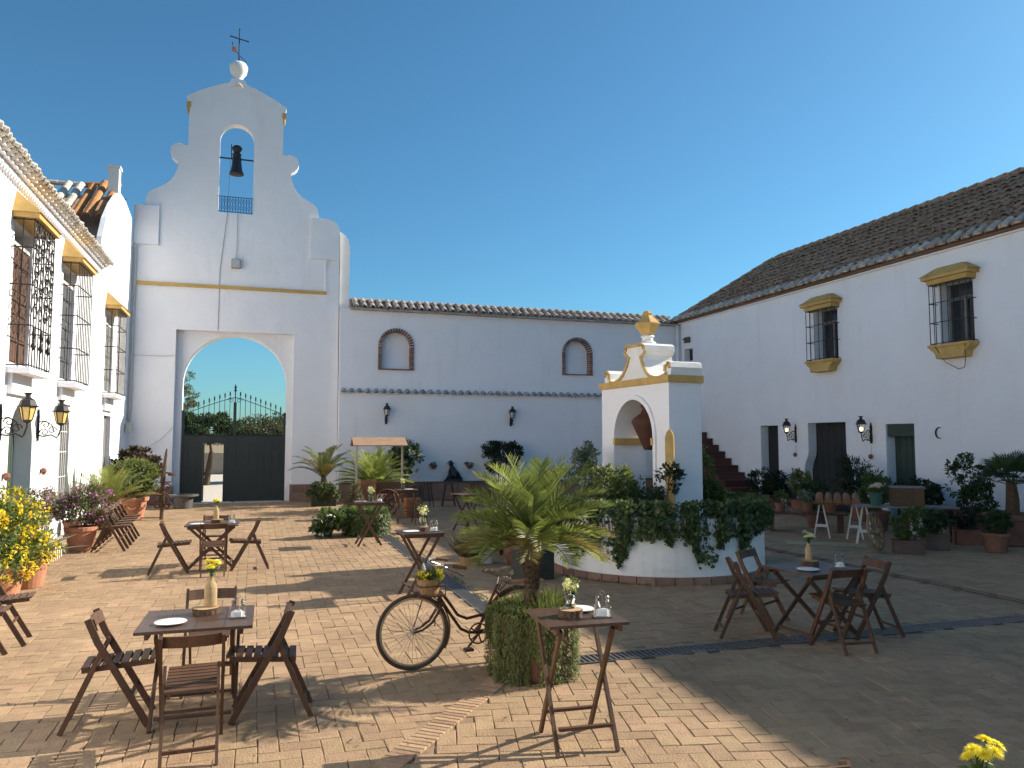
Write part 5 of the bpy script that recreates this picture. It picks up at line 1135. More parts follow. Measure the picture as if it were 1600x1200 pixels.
m.tube([BBp + Vector((0, -0.045, 0)), BBp + Vector((0, 0.045, 0))], 0.022, 10)
m.build('frame', 'rust', bk)
m = MB()
for s in (-1, 1): m.tube([HB + Vector((0, 0.045 * s, -0.02)), (0.235, 0.05 * s, 0.52), (0.17, 0.05 * s, 0.42), (0.08, 0.05 * s, 0.36), (0, 0.045 * s, 0.342)], [0.013, 0.013, 0.012, 0.010, 0.008], 7)
m.box((HB.x, 0, HB.z - 0.02), (0.05, 0.12, 0.03)); m.build('fork', 'rust', bk)
m = MB(); m.tube([HT, HT + Vector((-0.03, 0, 0.15))], 0.012, 7)
for s in (-1, 1): m.tube([HT + Vector((-0.03, 0, 0.145)), (0.18, 0.14 * s, 0.95), (0.22, 0.25 * s, 0.965), (0.33, 0.28 * s, 0.95)], 0.011, 7)
hb_ = m.build('handlebar', 'chrome', bk)
for s in (-1, 1):
    m = MB(); m.tube([(0.29, 0.275 * s, 0.955), (0.42, 0.285 * s, 0.935)], 0.017, 8); m.build('grip', 'brown_wood', hb_)
    m = MB(); m.tube([(0.24, 0.23 * s, 0.93), (0.34, 0.25 * s, 0.89), (0.40, 0.26 * s, 0.86)], 0.006, 5); m.build('brake_lever', 'chrome', hb_)
m = MB(); m.lathe([(0.02, 0), (0.055, 0.035), (0.062, 0.07), (0.055, 0.075)], 14); lamp = m.build('headlamp', 'chrome', bk, smooth=True); lamp.location = (0.17, 0, 0.90); lamp.rotation_euler = (0, -PI / 2, 0)
m = MB(); m.tube([ST + Vector((0.0, 0, 0)), ST + Vector((0.03, 0, 0.10))], 0.012, 7); m.build('seat_post', 'chrome', bk)
def saddle():
    m = MB(); rows = []
    for (x, w, z, d) in ((0.68, 0.018, 0.865, 0.03), (0.74, 0.026, 0.868, 0.04), (0.82, 0.05, 0.862, 0.06), (0.88, 0.085, 0.868, 0.08), (0.93, 0.10, 0.88, 0.085), (0.96, 0.085, 0.875, 0.07)):
        rows.append([(x, w * math.sin(a), z - d * (1 - math.cos(a)) * 0.9) for a in np.linspace(-1.35, 1.35, 9)])
    vs = [p for r in rows for p in r]; fs = [(i * 9 + j, i * 9 + j + 1, (i + 1) * 9 + j + 1, (i + 1) * 9 + j) for i in range(5) for j in range(8)]
    vs2 = [(p[0], p[1] * 0.9, p[2] - 0.012) for p in vs]; b = len(vs)
    fs += [tuple(b + q for q in reversed(f)) for f in fs]
    m.add(vs + vs2, fs); return m
sd = saddle().build('saddle', 'leather', bk, smooth=True)
m = MB()
for s in (-1, 1): m.tube([(0.72, 0, 0.835), (0.82, 0.03 * s, 0.80), (0.92, 0.05 * s, 0.80)], 0.006, 5); m.lathe([(0.014, 0.76), (0.02, 0.77), (0.014, 0.785), (0.02, 0.80), (0.014, 0.82)], 8, (0.93, 0.05 * s, 0))
m.build('spring', 'chrome', sd, kind='stuff')
m = MB(); m.tube([(BBp.x + 0.092 * math.cos(2 * PI * i / 30), -0.05, BBp.z + 0.092 * math.sin(2 * PI * i / 30)) for i in range(30)], 0.008, 5, closed=True)
for i in range(5): a = 2 * PI * i / 5; m.tube([(BBp.x, -0.05, BBp.z), (BBp.x + 0.09 * math.cos(a), -0.05, BBp.z + 0.09 * math.sin(a))], 0.007, 4)
cr = m.build('chainring', 'rust', bk)
m = MB(); m.tube([(BBp.x, -0.065, BBp.z), (BBp.x - 0.12, -0.075, BBp.z - 0.12)], 0.010, 6); m.tube([(BBp.x, 0.065, BBp.z), (BBp.x + 0.12, 0.075, BBp.z + 0.12)], 0.010, 6); m.build('crank', 'rust', cr, kind='stuff')
for s in (-1, 1):
    m = MB(); m.box((BBp.x + 0.12 * s, 0.12 * s, BBp.z + 0.12 * s), (0.08, 0.08, 0.022)); m.build('pedal', 'rubber', cr)
m = MB()
for k, x0 in enumerate((FX_, RX_)):
    a0, a1 = (R(-30), R(75)) if k == 0 else (R(20), R(200))
    A = np.linspace(a0, a1, 22)
    for i in range(21):
        vs = []
        for a in (A[i], A[i + 1]):
            for y, r in ((-0.027, 0.352), (0, 0.362), (0.027, 0.352)): vs.append((x0 + r * math.cos(a), y, 0.342 + r * math.sin(a)))
        m.add(vs, [(0, 1, 4, 3), (1, 2, 5, 4)])
m.build('mudguards', 'rust', bk, kind='stuff')
m = MB()
for s in (-1, -0.33, 0.33, 1): m.tube([(0.90, 0.06 * s, 0.735), (1.30, 0.06 * s, 0.735)], 0.006, 5)
for x in (0.95, 1.08, 1.22): m.tube([(x, -0.065, 0.735), (x, 0.065, 0.735)], 0.006, 5)
for s in (-1, 1): m.tube([(1.2, 0.06 * s, 0.735), (RX_ + 0.01, 0.07 * s, 0.342)], 0.006, 5); m.tube([(0.90, 0.06 * s, 0.735), (0.84, 0.02 * s, 0.66)], 0.006, 5)
m.build('rear_rack', 'rust', bk)
m = MB(); m.tube([(0.19, -0.06, 0.40), (0.21, 0, 0.42), (0.19, 0.06, 0.40)], 0.007, 5); m.tube([(0.23, 0.02, 0.9), (0.27, 0.03, 0.72), (0.22, 0.04, 0.5)], 0.004, 4); m.build('brake_cable', 'rubber', bk)
m = MB(); m.bb((0.03, -0.13, 0.665), (0.27, 0.13, 0.675))
for y in (-0.13, 0.13): m.tube([(0.03, y, 0.67), (0.03, y, 0.76), (0.27, y, 0.76), (0.27, y, 0.67)], 0.006, 5)
m.tube([(0.03, -0.13, 0.76), (0.03, 0.13, 0.76)], 0.006, 5); m.tube([(0.10, 0, 0.665), (0.02, 0.05, 0.37)], 0.006, 5); m.build('front_rack', 'rust', bk)
ct, st_ = math.cos(ba_), math.sin(ba_)
t = thing('flower_basket', (1.41 + 0.15 * ct, 7.22 + 0.15 * st_, 0.676), 'wicker basket of yellow flowers on the front of the bicycle', 'basket', rz=ba_)
m = MB(); m.lathe([(0.085, 0), (0.09, 0.01), (0.115, 0.13), (0.12, 0.14), (0.105, 0.14), (0.10, 0.11)], 20); m.build('basket', 'wicker', t)
foliage('leaves', t, [((0, 0, 0.155), (0.12, 0.12, 0.06))], 'leaf_light', 240, 0.045, clumps=20)
foliage('blooms', t, [((0.02, 0, 0.17), (0.125, 0.12, 0.065))], 'fl_chrys', 200, 0.028, 0.8, clumps=18, spread=0.18, shell=0.85, kind='stuff')
# ================================================================== PALM IN THE PLANTER
pp = thing('trailing_planter', (2.42, 6.78, 0), 'round planter hidden under trailing grey green foliage at the palm foot', 'planter')
m = MB(); m.lathe([(0.29, 0), (0.30, 0.03), (0.33, 0.50), (0.335, 0.52), (0.335, 0.55), (0.30, 0.55), (0.29, 0.5)], 28); m.build('pot', 'old_terracotta', pp)
g = np.random.default_rng(21); n = 21000
a = g.uniform(0, 2 * PI, n); topm = g.random(n) < 0.33
z = np.where(topm, 0.54 + 0.08 * g.random(n), 0.60 - 0.58 * g.random(n) ** 1.05)
wob = 0.025 * np.sin(a * 7 + 1) + 0.02 * np.sin(a * 13)
gap = (np.abs(((a + PI * 0.60) + PI) % (2 * PI) - PI) < 0.11) & (z < 0.22) & ~topm
r = np.where(topm, 0.36 * np.sqrt(g.random(n)), 0.352 + 0.065 * g.random(n) + wob)
k = ~gap; a, z, r, topm = a[k], z[k], r[k], topm[k]; n = len(a)
Pq = np.stack([r * np.cos(a), r * np.sin(a), z], 1); O = np.stack([np.cos(a), np.sin(a), np.where(topm, 1.2, 0.15)], 1)
D = norm(O * 0.35 + g.normal(size=(n, 3)) * 0.42 + np.where(topm, 0.5, -1.0)[:, None] * np.array([0, 0, 1])); L = 0.022 + 0.022 * g.random(n)
np_mesh('trailing_leaves', leaf_quads(Pq, D, O, L, L * 0.34), 4, 'leaf_trail', pp)
g2 = 900; a = g.uniform(0, 2 * PI, g2); r = 0.33 * np.sqrt(g.random(g2)); Pq = np.stack([r * np.cos(a), r * np.sin(a), np.full(g2, 0.56)], 1)
D = np.stack([g.normal(size=g2) * 0.28, g.normal(size=g2) * 0.28, np.ones(g2)], 1); L = 0.07 + 0.14 * g.random(g2) * (np.cos(a) > -0.2)
np_mesh('upright_sprigs', leaf_quads(Pq, D, g.normal(size=(g2, 3)), L, 0.008 + L * 0.03), 4, 'leaf_trail', pp)
pm_ = thing('potted_palm', (2.42, 6.80, 0.55), 'feathery palm with a shaggy trunk growing from the trailing planter', 'palm')
m = MB(); m.tube([(0, 0, -0.05), (0.0, 0, 0.15), (0.005, 0, 0.38), (0.0, 0, 0.52), (0, 0, 0.62), (0, 0, 0.70)], [0.070, 0.062, 0.070, 0.098, 0.105, 0.06], 14); m.build('trunk', 'bark', pm_, smooth=True)
g = np.random.default_rng(3); n = 900; a = g.uniform(0, 2 * PI, n); z = 0.02 + 0.64 * g.random(n) ** 0.7; r = np.interp(z, [0, .15, .38, .52, .62, .7], [.07, .062, .07, .098, .105, .06]) * 0.92
Pq = np.stack([r * np.cos(a), r * np.sin(a), z], 1); D = np.stack([np.cos(a), np.sin(a), 0.9 + 0.4 * g.normal(size=n)], 1); L = 0.02 + 0.035 * g.random(n) * (z / 0.6)
np_mesh('leaf_scars', leaf_quads(Pq, D, np.stack([np.cos(a), np.sin(a), np.zeros(n)], 1), L, 0.018 + 0.01 * g.random(n)), 4, 'leaf_dusty', pm_)
random.seed(42)
for i in range(48):
    az = i * 2.39996 + random.uniform(-.2, .2); f = i / 47
    el = R(86 - 80 * f ** 0.95 + random.uniform(-9, 9)); Lf = 0.66 + 0.24 * math.sin(PI * min(1, 0.25 + f * 0.75)) + random.uniform(-.05, .06)
    frond(pm_, (0.03 * math.cos(az), 0.03 * math.sin(az), 0.66 - 0.06 * f), az, el, Lf * 0.84, random.choice(('leaf_palm', 'leaf_palm', 'leaf_light')) if f < 0.72 else random.choice(('leaf_palm', 'leaf_palm_old')), droop=0.85 + 0.2 * f + random.uniform(-.2, .25), leaf=0.25, n=40, vee=0.85 - 0.3 * f, lw=0.0052, stem=0.15, tipdroop=0.12)

# ================================================================== LEFT SIDE PLANTS
LG = 'potted plants along the left house wall'
def potted(name, loc, label, cat, pr, ph, potmat='terracotta', group=LG):
    t = thing(name, loc, label, cat, group)
    m = MB(); flower_pot(m, pr, ph); m.build('pot', potmat, t, smooth=False)
    m = MB(); m.lathe([(pr * 0.88, ph * 0.93), (0.01, ph * 0.95)], 20, capb=False); m.build('soil', 'soil', t)
    return t
def stems_to(t, blobs, z0, n=7, r=0.012):
    m = MB()
    for i in range(n):
        b = random.choice(blobs); a = random.uniform(0, 6.28); e = (b[0][0] + 0.6 * b[1][0] * math.cos(a), b[0][1] + 0.6 * b[1][1] * math.sin(a), b[0][2] + 0.3 * b[1][2])
        m.tube([(0.02 * math.cos(a), 0.02 * math.sin(a), z0), (e[0] * 0.4, e[1] * 0.4, (z0 + e[2]) / 2), e], [r, r * 0.7, r * 0.35], 5)
    m.build('stems', 'bark', t, kind='stuff')
t = potted('yellow_flower_pot', (-3.05, 12.95, 0), 'terracotta pot with a tall bush of yellow daisies, nearer the bougainvillea', 'potted plant', 0.27, 0.42)
B = [((-0.15, 0.0, 0.85), (0.48, 0.5, 0.45)), ((-0.35, 0.2, 1.15), (0.38, 0.4, 0.30)), ((0.1, -0.1, 0.55), (0.35, 0.38, 0.28))]
stems_to(t, B, 0.35); foliage('foliage', t, B, 'leaf_light', 2600, 0.075, 0.4, clumps=40, spread=0.25); foliage('flowers', t, B, 'fl_yellow', 1500, 0.045, 0.75, clumps=46, spread=0.17, shell=0.85, kind='stuff')
t = potted('yellow_flower_pot', (-3.18, 12.25, 0), 'terracotta pot of yellow daisies at the left edge of the photo', 'potted plant', 0.27, 0.42)
B = [((-0.1, 0.0, 0.72), (0.5, 0.5, 0.42)), ((-0.2, 0.1, 1.05), (0.4, 0.4, 0.30)), ((0.15, -0.2, 0.42), (0.3, 0.35, 0.25))]
stems_to(t, B, 0.35); foliage('foliage', t, B, 'leaf_mid', 2400, 0.075, 0.4, clumps=40, spread=0.25); foliage('flowers', t, B, 'fl_yellow', 1300, 0.045, 0.75, clumps=40, spread=0.17, shell=0.85, kind='stuff')
t = potted('bougainvillea_pot', (-3.13, 16.95, 0), 'magenta bougainvillea in a round terracotta pot', 'potted plant', 0.29, 0.46)
B = [((0.0, 0.0, 0.80), (0.55, 0.55, 0.36)), ((0.1, 0, 1.05), (0.45, 0.45, 0.25)), ((0.3, 0.1, 0.62), (0.35, 0.3, 0.25))]
stems_to(t, B, 0.4); foliage('foliage', t, B, 'leaf_dusty', 2800, 0.05, 0.6, clumps=48, spread=0.2); foliage('foliage', t, B, 'leaf_mid', 1200, 0.05, 0.6, clumps=30, spread=0.2); foliage('flowers', t, B, 'fl_magenta', 560, 0.038, 0.85, clumps=26, spread=0.16, shell=0.9, kind='stuff')
t = shrub('mauve_bush', (-3.72, 16.3, 0), 'dusty mauve flowering bush behind the bougainvillea', 'bush', [((0, 0.0, 0.85), (0.36, 0.75, 0.42)), ((0, -0.9, 0.8), (0.34, 0.6, 0.38)), ((0.05, 0.8, 0.85), (0.32, 0.5, 0.38))], 'leaf_dusty', 4200, 0.05, group=LG, flowers=('fl_mauve', 900, 0.035), stems=12, clumps=40, spread=0.22)
t = thing('agave', (-3.35, 14.6, 0), 'grey agave with pointed leaves between the flower pots', 'agave', LG)
for i in range(22):
    a = i * 2.4; f = i / 22; el = R(75 - 62 * f); L = 0.6 + 0.25 * f; d = Vector((math.cos(a) * math.cos(el), math.sin(a) * math.cos(el), math.sin(el))); s = Vector((-math.sin(a), math.cos(a), 0)); up = s.cross(d)
    m = MB(); p0 = Vector((0, 0, 0.25)); vs = []
    for tt, w in ((0, 0.05), (0.4, 0.075), (0.75, 0.045), (1.0, 0.003)):
        c = p0 + d * L * tt + Vector((0, 0, -0.12 * tt * tt)); vs += [c - s * w, c - up.normalized() * 0.02 * (1 - tt), c + s * w]
    m.add(vs, [(3 * q + k_, 3 * q + k_ + 1, 3 * q + k_ + 4, 3 * q + k_ + 3) for q in range(3) for k_ in range(2)]); m.build('leaf', 'leaf_grey', t)
t = thing('picket_fence', (-3.3, 15.7, 0), 'short pale wooden picket fence behind the bougainvillea pot', 'fence')
for i in range(7):
    m = MB(); y = -0.45 + 0.15 * i; m.slab([[(-0.04, 0.0), (0.04, 0.0), (0.04, 0.34), (0, 0.40), (-0.04, 0.34)]], lambda p, z, q: (q, y + p, z), -0.01, 0.01); m.build('picket', 'pale_wood', t, fix=True)
for z in (0.1, 0.28):
    m = MB(); m.bb((-0.025, -0.5, z), (-0.0105, 0.5, z + 0.04)); m.build('rail', 'pale_wood', t)
t = thing('snake_plant', (-3.80, 19.6, 0), 'tall thin sansevieria blades against the white wall', 'potted plant', LG)
m = MB(); flower_pot(m, 0.2, 0.34); m.build('pot', 'old_terracotta', t)
for i in range(9):
    a = i * 2.4; r = 0.05 + 0.06 * (i % 3); L = random.uniform(0.7, 1.25); d = Vector((0.12 * math.cos(a), 0.16 * math.sin(a), 1)); s = Vector((-math.sin(a), math.cos(a), 0)); p0 = Vector((r * math.cos(a), r * math.sin(a), 0.3)); m = MB(); vs = []
    for tt, w in ((0, 0.02), (0.5, 0.026), (0.85, 0.016), (1, 0.002)): c = p0 + d * L * tt; vs += [c - s * w, c + s * w]
    m.add(vs, [(2 * q, 2 * q + 1, 2 * q + 3, 2 * q + 2) for q in range(3)]); m.build('leaf', 'leaf_grey', t)
t = potted('palm_pot', (-3.30, 20.9, 0), 'potted palm with yellow green fronds left of the round shrub', 'palm', 0.28, 0.45, 'old_terracotta')
for i in range(22):
    az = i * 2.4; f = i / 22; frond(t, (0, 0, 0.45), az, R(84 - 50 * f), 1.0 + 0.25 * random.random(), 'leaf_palm' if i % 3 else 'leaf_palm_old', droop=0.55 + 0.4 * f, leaf=0.26, n=26, vee=0.5, lw=0.012, tipdroop=0.1)
t = potted('round_shrub_pot', (-3.12, 23.2, 0), 'large clipped round shrub in a terracotta pot with a garland', 'potted plant', 0.42, 0.60)
foliage('foliage', t, [((0, 0, 1.12), (0.72, 0.70, 0.58))], 'leaf_light', 5200, 0.062, 0.6, clumps=90, spread=0.2, shell=0.75); foliage('foliage', t, [((0, 0, 1.08), (0.6, 0.6, 0.5))], 'leaf_mid', 2400, 0.07, 0.6, clumps=50, spread=0.25); stems_to(t, [((0, 0, 1.0), (0.5, 0.5, 0.4))], 0.5)
for i in range(3):
    a0 = -PI / 2 - 0.9 + 0.75 * i; m = MB(); m.tube([(0.40 * math.cos(a0 + 0.65 * q), 0.40 * math.sin(a0 + 0.65 * q), 0.40 - 0.10 * math.sin(PI * q)) for q in np.linspace(0, 1, 8)], 0.020, 6); m.build('garland', 'terracotta', t)
t = shrub('purple_succulent', (-3.35, 25.6, 0), 'dark purple leaved bush rising behind the round shrub', 'bush', [((0.05, 0, 1.45), (0.75, 0.55, 0.50)), ((0.35, 0, 1.30), (0.45, 0.4, 0.4)), ((-0.3, 0, 1.3), (0.4, 0.4, 0.4))], 'leaf_purple', 3000, 0.11, group=LG, stems=14, aspect=0.7, clumps=40, spread=0.16)
t = thing('iron_post', (-2.34, 22.95, 0), 'dark rustic iron post with scrolls and hanging fittings', 'post')
m = MB(); m.tube([(0, 0, 0), (0.01, 0, 0.5), (0.0, 0, 1.0)], 0.05, 8); m.tube([(0, 0, 1.0), (0.07, 0, 1.82)], [0.065, 0.03], 8); m.lathe([(0.0, 1.80), (0.03, 1.84), (0.0, 1.92)], 6, (0.075, 0, 0)); m.build('post', 'bark', t)
m = MB()
for (x, z, r) in ((0.05, 0.55, 0.16), (-0.08, 0.70, 0.10), (0.1, 0.85, 0.12), (-0.1, 0.38, 0.13), (0.14, 0.36, 0.12)):
    m.tube([(x + r * (1 - i / 20) * math.cos(i * 0.5), -0.04, z + r * (1 - i / 20) * math.sin(i * 0.5)) for i in range(16)], 0.02, 5)
m.build('scrolls', 'rust', t, kind='stuff')
m = MB(); m.tube([(-0.12, 0, 1.28), (0.25, 0, 1.22)], 0.022, 6); m.lathe([(0.09, 0), (0.09, 0.05), (0.03, 0.09)], 8, (0.22, 0, 1.16)); m.bb((-0.1, -0.08, 0.98), (0.22, 0.08, 1.01)); m.build('crossbar', 'rust', t)
m = MB(); m.lathe([(0.12, -0.02), (0.12, 0.02)], 14); o = m.build('disc', 'iron', t); o.location = (-0.55, 0.1, 0.42); o.rotation_euler = (PI / 2, 0, 0.3)
m = MB(); m.tube([(-0.55, 0.1, 0.0), (-0.55, 0.1, 0.32)], 0.02, 6); m.tube([(-0.55, 0.1, 0.05), (0, 0, 0.05)], 0.015, 6); m.build('stay', 'iron', t)
t = thing('stone_trough', (-2.1, 26.6, 0), 'small grey metal tub standing before the gate pillar', 'tub')
m = MB(); m.lathe([(0.26, 0), (0.27, 0.02), (0.30, 0.36), (0.45, 0.38), (0.45, 0.43), (0.30, 0.43), (0.28, 0.3)], 20); m.build('tub', 'grey_metal', t)
# ================================================================== CENTRE BACK PLANTS, CART
CGp = 'plants in front of the back wall'
t = thing('cycad_box', (2.15, 26.3, 0), 'arching cycad rising from a clipped green box beside the gate', 'palm', CGp)
m = MB(); m.bb((-0.38, -0.30, 0), (0.38, 0.30, 0.62)); m.build('box', 'dark_green_box', t)
foliage('box_leaves', t, [((0, 0, 0.42), (0.52, 0.45, 0.42))], 'leaf_ivy', 3200, 0.07, 0.8, clumps=60, spread=0.25, shell=0.8, zmin=0.02)
for i in range(18):
    az = i * 2.4 + 0.3; f = i / 18; frond(t, (0, 0, 0.85), az, R(80 - 38 * f), 1.25 + 0.1 * random.random(), 'leaf_cycad' if i % 3 else 'leaf_palm_old', droop=0.9 + 0.5 * f, leaf=0.26, n=30, vee=0.4, lw=0.013, tipdroop=0.1)
m = MB(); m.tube([(0, 0, 0.55), (0, 0, 0.9)], [0.11, 0.09], 9); m.build('trunk', 'bark', t)
t = potted('feather_palm', (3.45, 24.0, 0), 'bushy bright green palm behind the cart crates', 'palm', 0.35, 0.55, 'old_terracotta', CGp)
for i in range(46):
    az = i * 2.4; f = i / 46; frond(t, (0.05 * math.cos(az), 0.05 * math.sin(az), 0.75), az, R(85 - 75 * f), 1.05 + 0.25 * random.random(), 'leaf_palm', droop=0.7, leaf=0.32, n=26, vee=0.5, lw=0.012, tipdroop=0.2)
m = MB(); m.tube([(0, 0, 0.5), (0, 0, 0.8)], [0.12, 0.10], 9); m.build('trunk', 'bark', t)
t = potted('round_bush', (5.0, 27.2, 0), 'round dark topiary bush right of the cart awning', 'potted plant', 0.36, 0.55, 'old_terracotta', CGp)
B = [((0, 0, 1.50), (0.62, 0.6, 0.68))]; stems_to(t, B, 0.5, 4, 0.03); foliage('foliage', t, B, 'leaf_dark', 4200, 0.085, 0.5, clumps=70, spread=0.2, shell=0.7); foliage('foliage', t, B, 'leaf_grey', 700, 0.085, 0.5, clumps=30, spread=0.15, shell=0.95)
t = potted('round_bush', (8.55, 27.2, 0), 'round dark topiary bush against the middle of the back wall', 'potted plant', 0.36, 0.55, 'old_terracotta', CGp)
B = [((0, 0, 1.50), (0.78, 0.6, 0.66)), ((-0.4, 0, 1.85), (0.36, 0.4, 0.3)), ((0.45, 0, 1.75), (0.36, 0.4, 0.35))]; stems_to(t, B, 0.5, 4, 0.03); foliage('foliage', t, B, 'leaf_deep', 5200, 0.085, 0.5, clumps=70, spread=0.2, shell=0.7)
t = thing('bronze_statue', (6.88, 27.88, 0.636), 'small dark bronze figure with a hat seated on the wall ledge', 'statue')
m = MB(); m.lathe([(0.36, 0), (0.36, 0.05), (0.28, 0.10)], 14, sq=0.6); m.build('base', 'bronze', t)
m = MB(); m.tube([(0.05, 0, 0.08), (0.05, 0, 0.22), (-0.01, 0, 0.38), (-0.05, 0, 0.50), (-0.06, 0, 0.56)], [0.15, 0.16, 0.13, 0.10, 0.05], 12); m.tube([(0.04, -0.06, 0.16), (-0.17, -0.10, 0.22), (-0.26, -0.10, 0.08)], [0.09, 0.07, 0.05], 9); m.tube([(0.08, 0.06, 0.16), (0.24, 0.02, 0.16), (0.32, -0.02, 0.06)], [0.09, 0.07, 0.05], 9)
m.tube([(-0.02, -0.10, 0.47), (0.10, -0.14, 0.34), (0.22, -0.10, 0.22)], [0.05, 0.042, 0.032], 8); m.tube([(-0.06, 0.10, 0.47), (-0.13, 0.04, 0.34), (-0.16, -0.06, 0.26)], [0.05, 0.042, 0.032], 8)
m.lathe([(0.03, 0.54), (0.075, 0.58), (0.085, 0.64), (0.06, 0.70), (0.01, 0.72)], 12, (-0.08, 0, 0)); m.build('figure', 'bronze', t, smooth=True)
m = MB(); m.lathe([(0.16, 0.66), (0.15, 0.675), (0.075, 0.69), (0.065, 0.74), (0.02, 0.76)], 14, (-0.10, 0, 0)); m.build('hat', 'bronze', t, smooth=True)
for x, lab in ((6.18, 'small wall pot left of the bronze statue'), (7.52, 'small wall pot right of the bronze statue')):
    t = thing('wall_pot', (x, 27.98, 1.08), lab, 'wall pot', 'small pots fixed to the back wall')
    m = MB(); m.lathe([(0.05, 0), (0.11, 0.08), (0.13, 0.14), (0.11, 0.15)], 10); m.build('pot', 'old_terracotta', t); foliage('plant', t, [((0, 0, 0.18), (0.18, 0.1, 0.07))], 'leaf_purple', 90, 0.06, clumps=8)
# market cart
ct_ = thing('market_cart', (3.4, 22.5, 0), 'wooden market cart with a ridged brown awning and spoked wheel', 'cart')
def cx(m, name, mt): return m.build(name, mt, ct_)
m = MB(); m.bb((-0.7, -0.35, 0.62), (0.75, 0.35, 0.70)); cx(m, 'bed', 'brown_wood')
m = MB(); m.bb((-0.7, -0.37, 0.70), (0.75, -0.351, 0.92)); cx(m, 'side_board', 'brown_wood')
m = MB(); m.bb((-0.7, 0.351, 0.70), (0.75, 0.37, 0.92)); cx(m, 'side_board', 'brown_wood')
for x in (-0.66, 0.64):
    m = MB(); m.box((x, 0.0, 1.32), (0.05, 0.05, 1.5)); cx(m, 'post', 'pale_wood')
m = MB(); m.add([(-0.80, -0.42, 1.98), (0.72, -0.42, 1.98), (0.72, 0, 2.20), (-0.80, 0, 2.20), (-0.80, 0.42, 1.98), (0.72, 0.42, 1.98), (-0.80, -0.42, 1.95), (0.72, -0.42, 1.95), (0.72, 0, 2.17), (-0.80, 0, 2.17), (-0.80, 0.42, 1.95), (0.72, 0.42, 1.95)], [(0, 1, 2, 3), (3, 2, 5, 4), (6, 9, 8, 7), (9, 10, 11, 8), (0, 6, 7, 1), (4, 5, 11, 10), (0, 3, 9, 6), (3, 4, 10, 9), (1, 7, 8, 2), (2, 8, 11, 5)]); cx(m, 'awning', 'awning')
for x in (-0.66, 0.64):
    m = MB(); m.beam((x, 0, 1.9), (x, -0.3, 2.0), 0.03, 0.03, (1, 0, 0)); m.beam((x, 0, 1.9), (x, 0.3, 2.0), 0.03, 0.03, (1, 0, 0)); cx(m, 'brace', 'pale_wood')
for s in (-1, 1):
    m = MB(); y = 0.43 * s; m.tube([(0.15 + 0.36 * math.cos(2 * PI * i / 28), y, 0.38 + 0.36 * math.sin(2 * PI * i / 28)) for i in range(28)], 0.028, 6, closed=True)
    for i in range(10): a = 2 * PI * i / 10; m.tube([(0.15, y, 0.38), (0.15 + 0.35 * math.cos(a), y, 0.38 + 0.35 * math.sin(a))], 0.014, 5)
    m.tube([(0.15, y - 0.05, 0.38), (0.15, y + 0.05, 0.38)], 0.05, 8); cx(m, 'wheel', 'brown_wood')
m = MB(); m.bb((-0.65, -0.04, 0.0), (-0.58, 0.04, 0.62)); cx(m, 'prop', 'brown_wood')
def crate(loc, d, rz, label, mt='crate_wood', group='wooden crates at the market cart'):
    t = thing('wooden_crate', loc, label, 'crate', group, rz)
    w, l, h = d
    for k in range(3):
        z = h * (k + 0.5) / 3
        for (a, b) in (((-w / 2, -l / 2), (w / 2, -l / 2)), ((-w / 2, l / 2), (w / 2, l / 2)), ((-w / 2, -l / 2), (-w / 2, l / 2)), ((w / 2, -l / 2), (w / 2, l / 2))):
            m = MB(); m.beam((a[0], a[1], z), (b[0], b[1], z), 0.016, h / 3 - 0.02, (0, 1, 0) if a[1] == b[1] else (1, 0, 0)); m.build('slat', mt, t)
    m = MB(); m.bb((-w / 2 + 0.01, -l / 2 + 0.01, 0.002), (w / 2 - 0.01, l / 2 - 0.01, 0.016)); m.build('bottom', mt, t)
crate((2.95, 21.75, 0.0), (0.42, 0.32, 0.30), 0.1, 'lowest crate of the stack left of the cart wheel'); crate((2.97, 21.75, 0.31), (0.42, 0.32, 0.30), 0.0, 'middle crate of the stack left of the cart wheel'); crate((2.96, 21.76, 0.62), (0.40, 0.30, 0.42), 0.05, 'topmost crate of the stack left of the cart wheel')
crate((4.15, 21.5, 0.0), (0.40, 0.32, 0.26), 0.2, 'crate on the ground right of the cart wheel'); crate((4.15, 21.5, 0.27), (0.40, 0.32, 0.26), 0.1, 'crate stacked on another right of the cart wheel')
t = shrub('dry_plant', (2.55, 21.5, 0), 'dry brownish plants heaped beside the cart crates', 'bush', [((0, 0, 0.45), (0.28, 0.3, 0.4)), ((0.1, 0, 0.75), (0.2, 0.2, 0.22))], 'leaf_dusty', 1300, 0.07, group=CGp)
t = thing('tree_stump', (2.45, 22.6, 0), 'short stone block on the paving before the cycad', 'stone'); m = MB(); m.lathe([(0.22, 0), (0.20, 0.1), (0.19, 0.22), (0.16, 0.25)], 8); m.build('block', 'hot_stone', t)
# big trailing planter and white flowered bush in front
t = thing('green_planter', (2.42, 17.85, 0), 'low planter covered with bright green trailing leaves beside the white flowers', 'planter', CGp)
m = MB(); m.lathe([(0.40, 0), (0.42, 0.45), (0.38, 0.45)], 22); m.build('pot', 'old_terracotta', t)
g = np.random.default_rng(8); n = 6000; a = g.uniform(0, 2 * PI, n); topm = g.random(n) < 0.35; z = np.where(topm, 0.46 + 0.12 * g.random(n), 0.5 - 0.48 * g.random(n)); r = np.where(topm, 0.46 * np.sqrt(g.random(n)), 0.43 + 0.09 * g.random(n) + 0.03 * np.sin(5 * a))
O = np.stack([np.cos(a), np.sin(a), np.where(topm, 1.2, 0.2)], 1); D = norm(O * 0.4 + g.normal(size=(n, 3)) * 0.5 + np.where(topm, 0.4, -0.9)[:, None] * np.array([0, 0, 1])); L = 0.05 + 0.04 * g.random(n)
np_mesh('leaves', leaf_quads(np.stack([r * np.cos(a), r * np.sin(a), z], 1), D, O, L, L * 0.4), 4, 'leaf_mid', t)
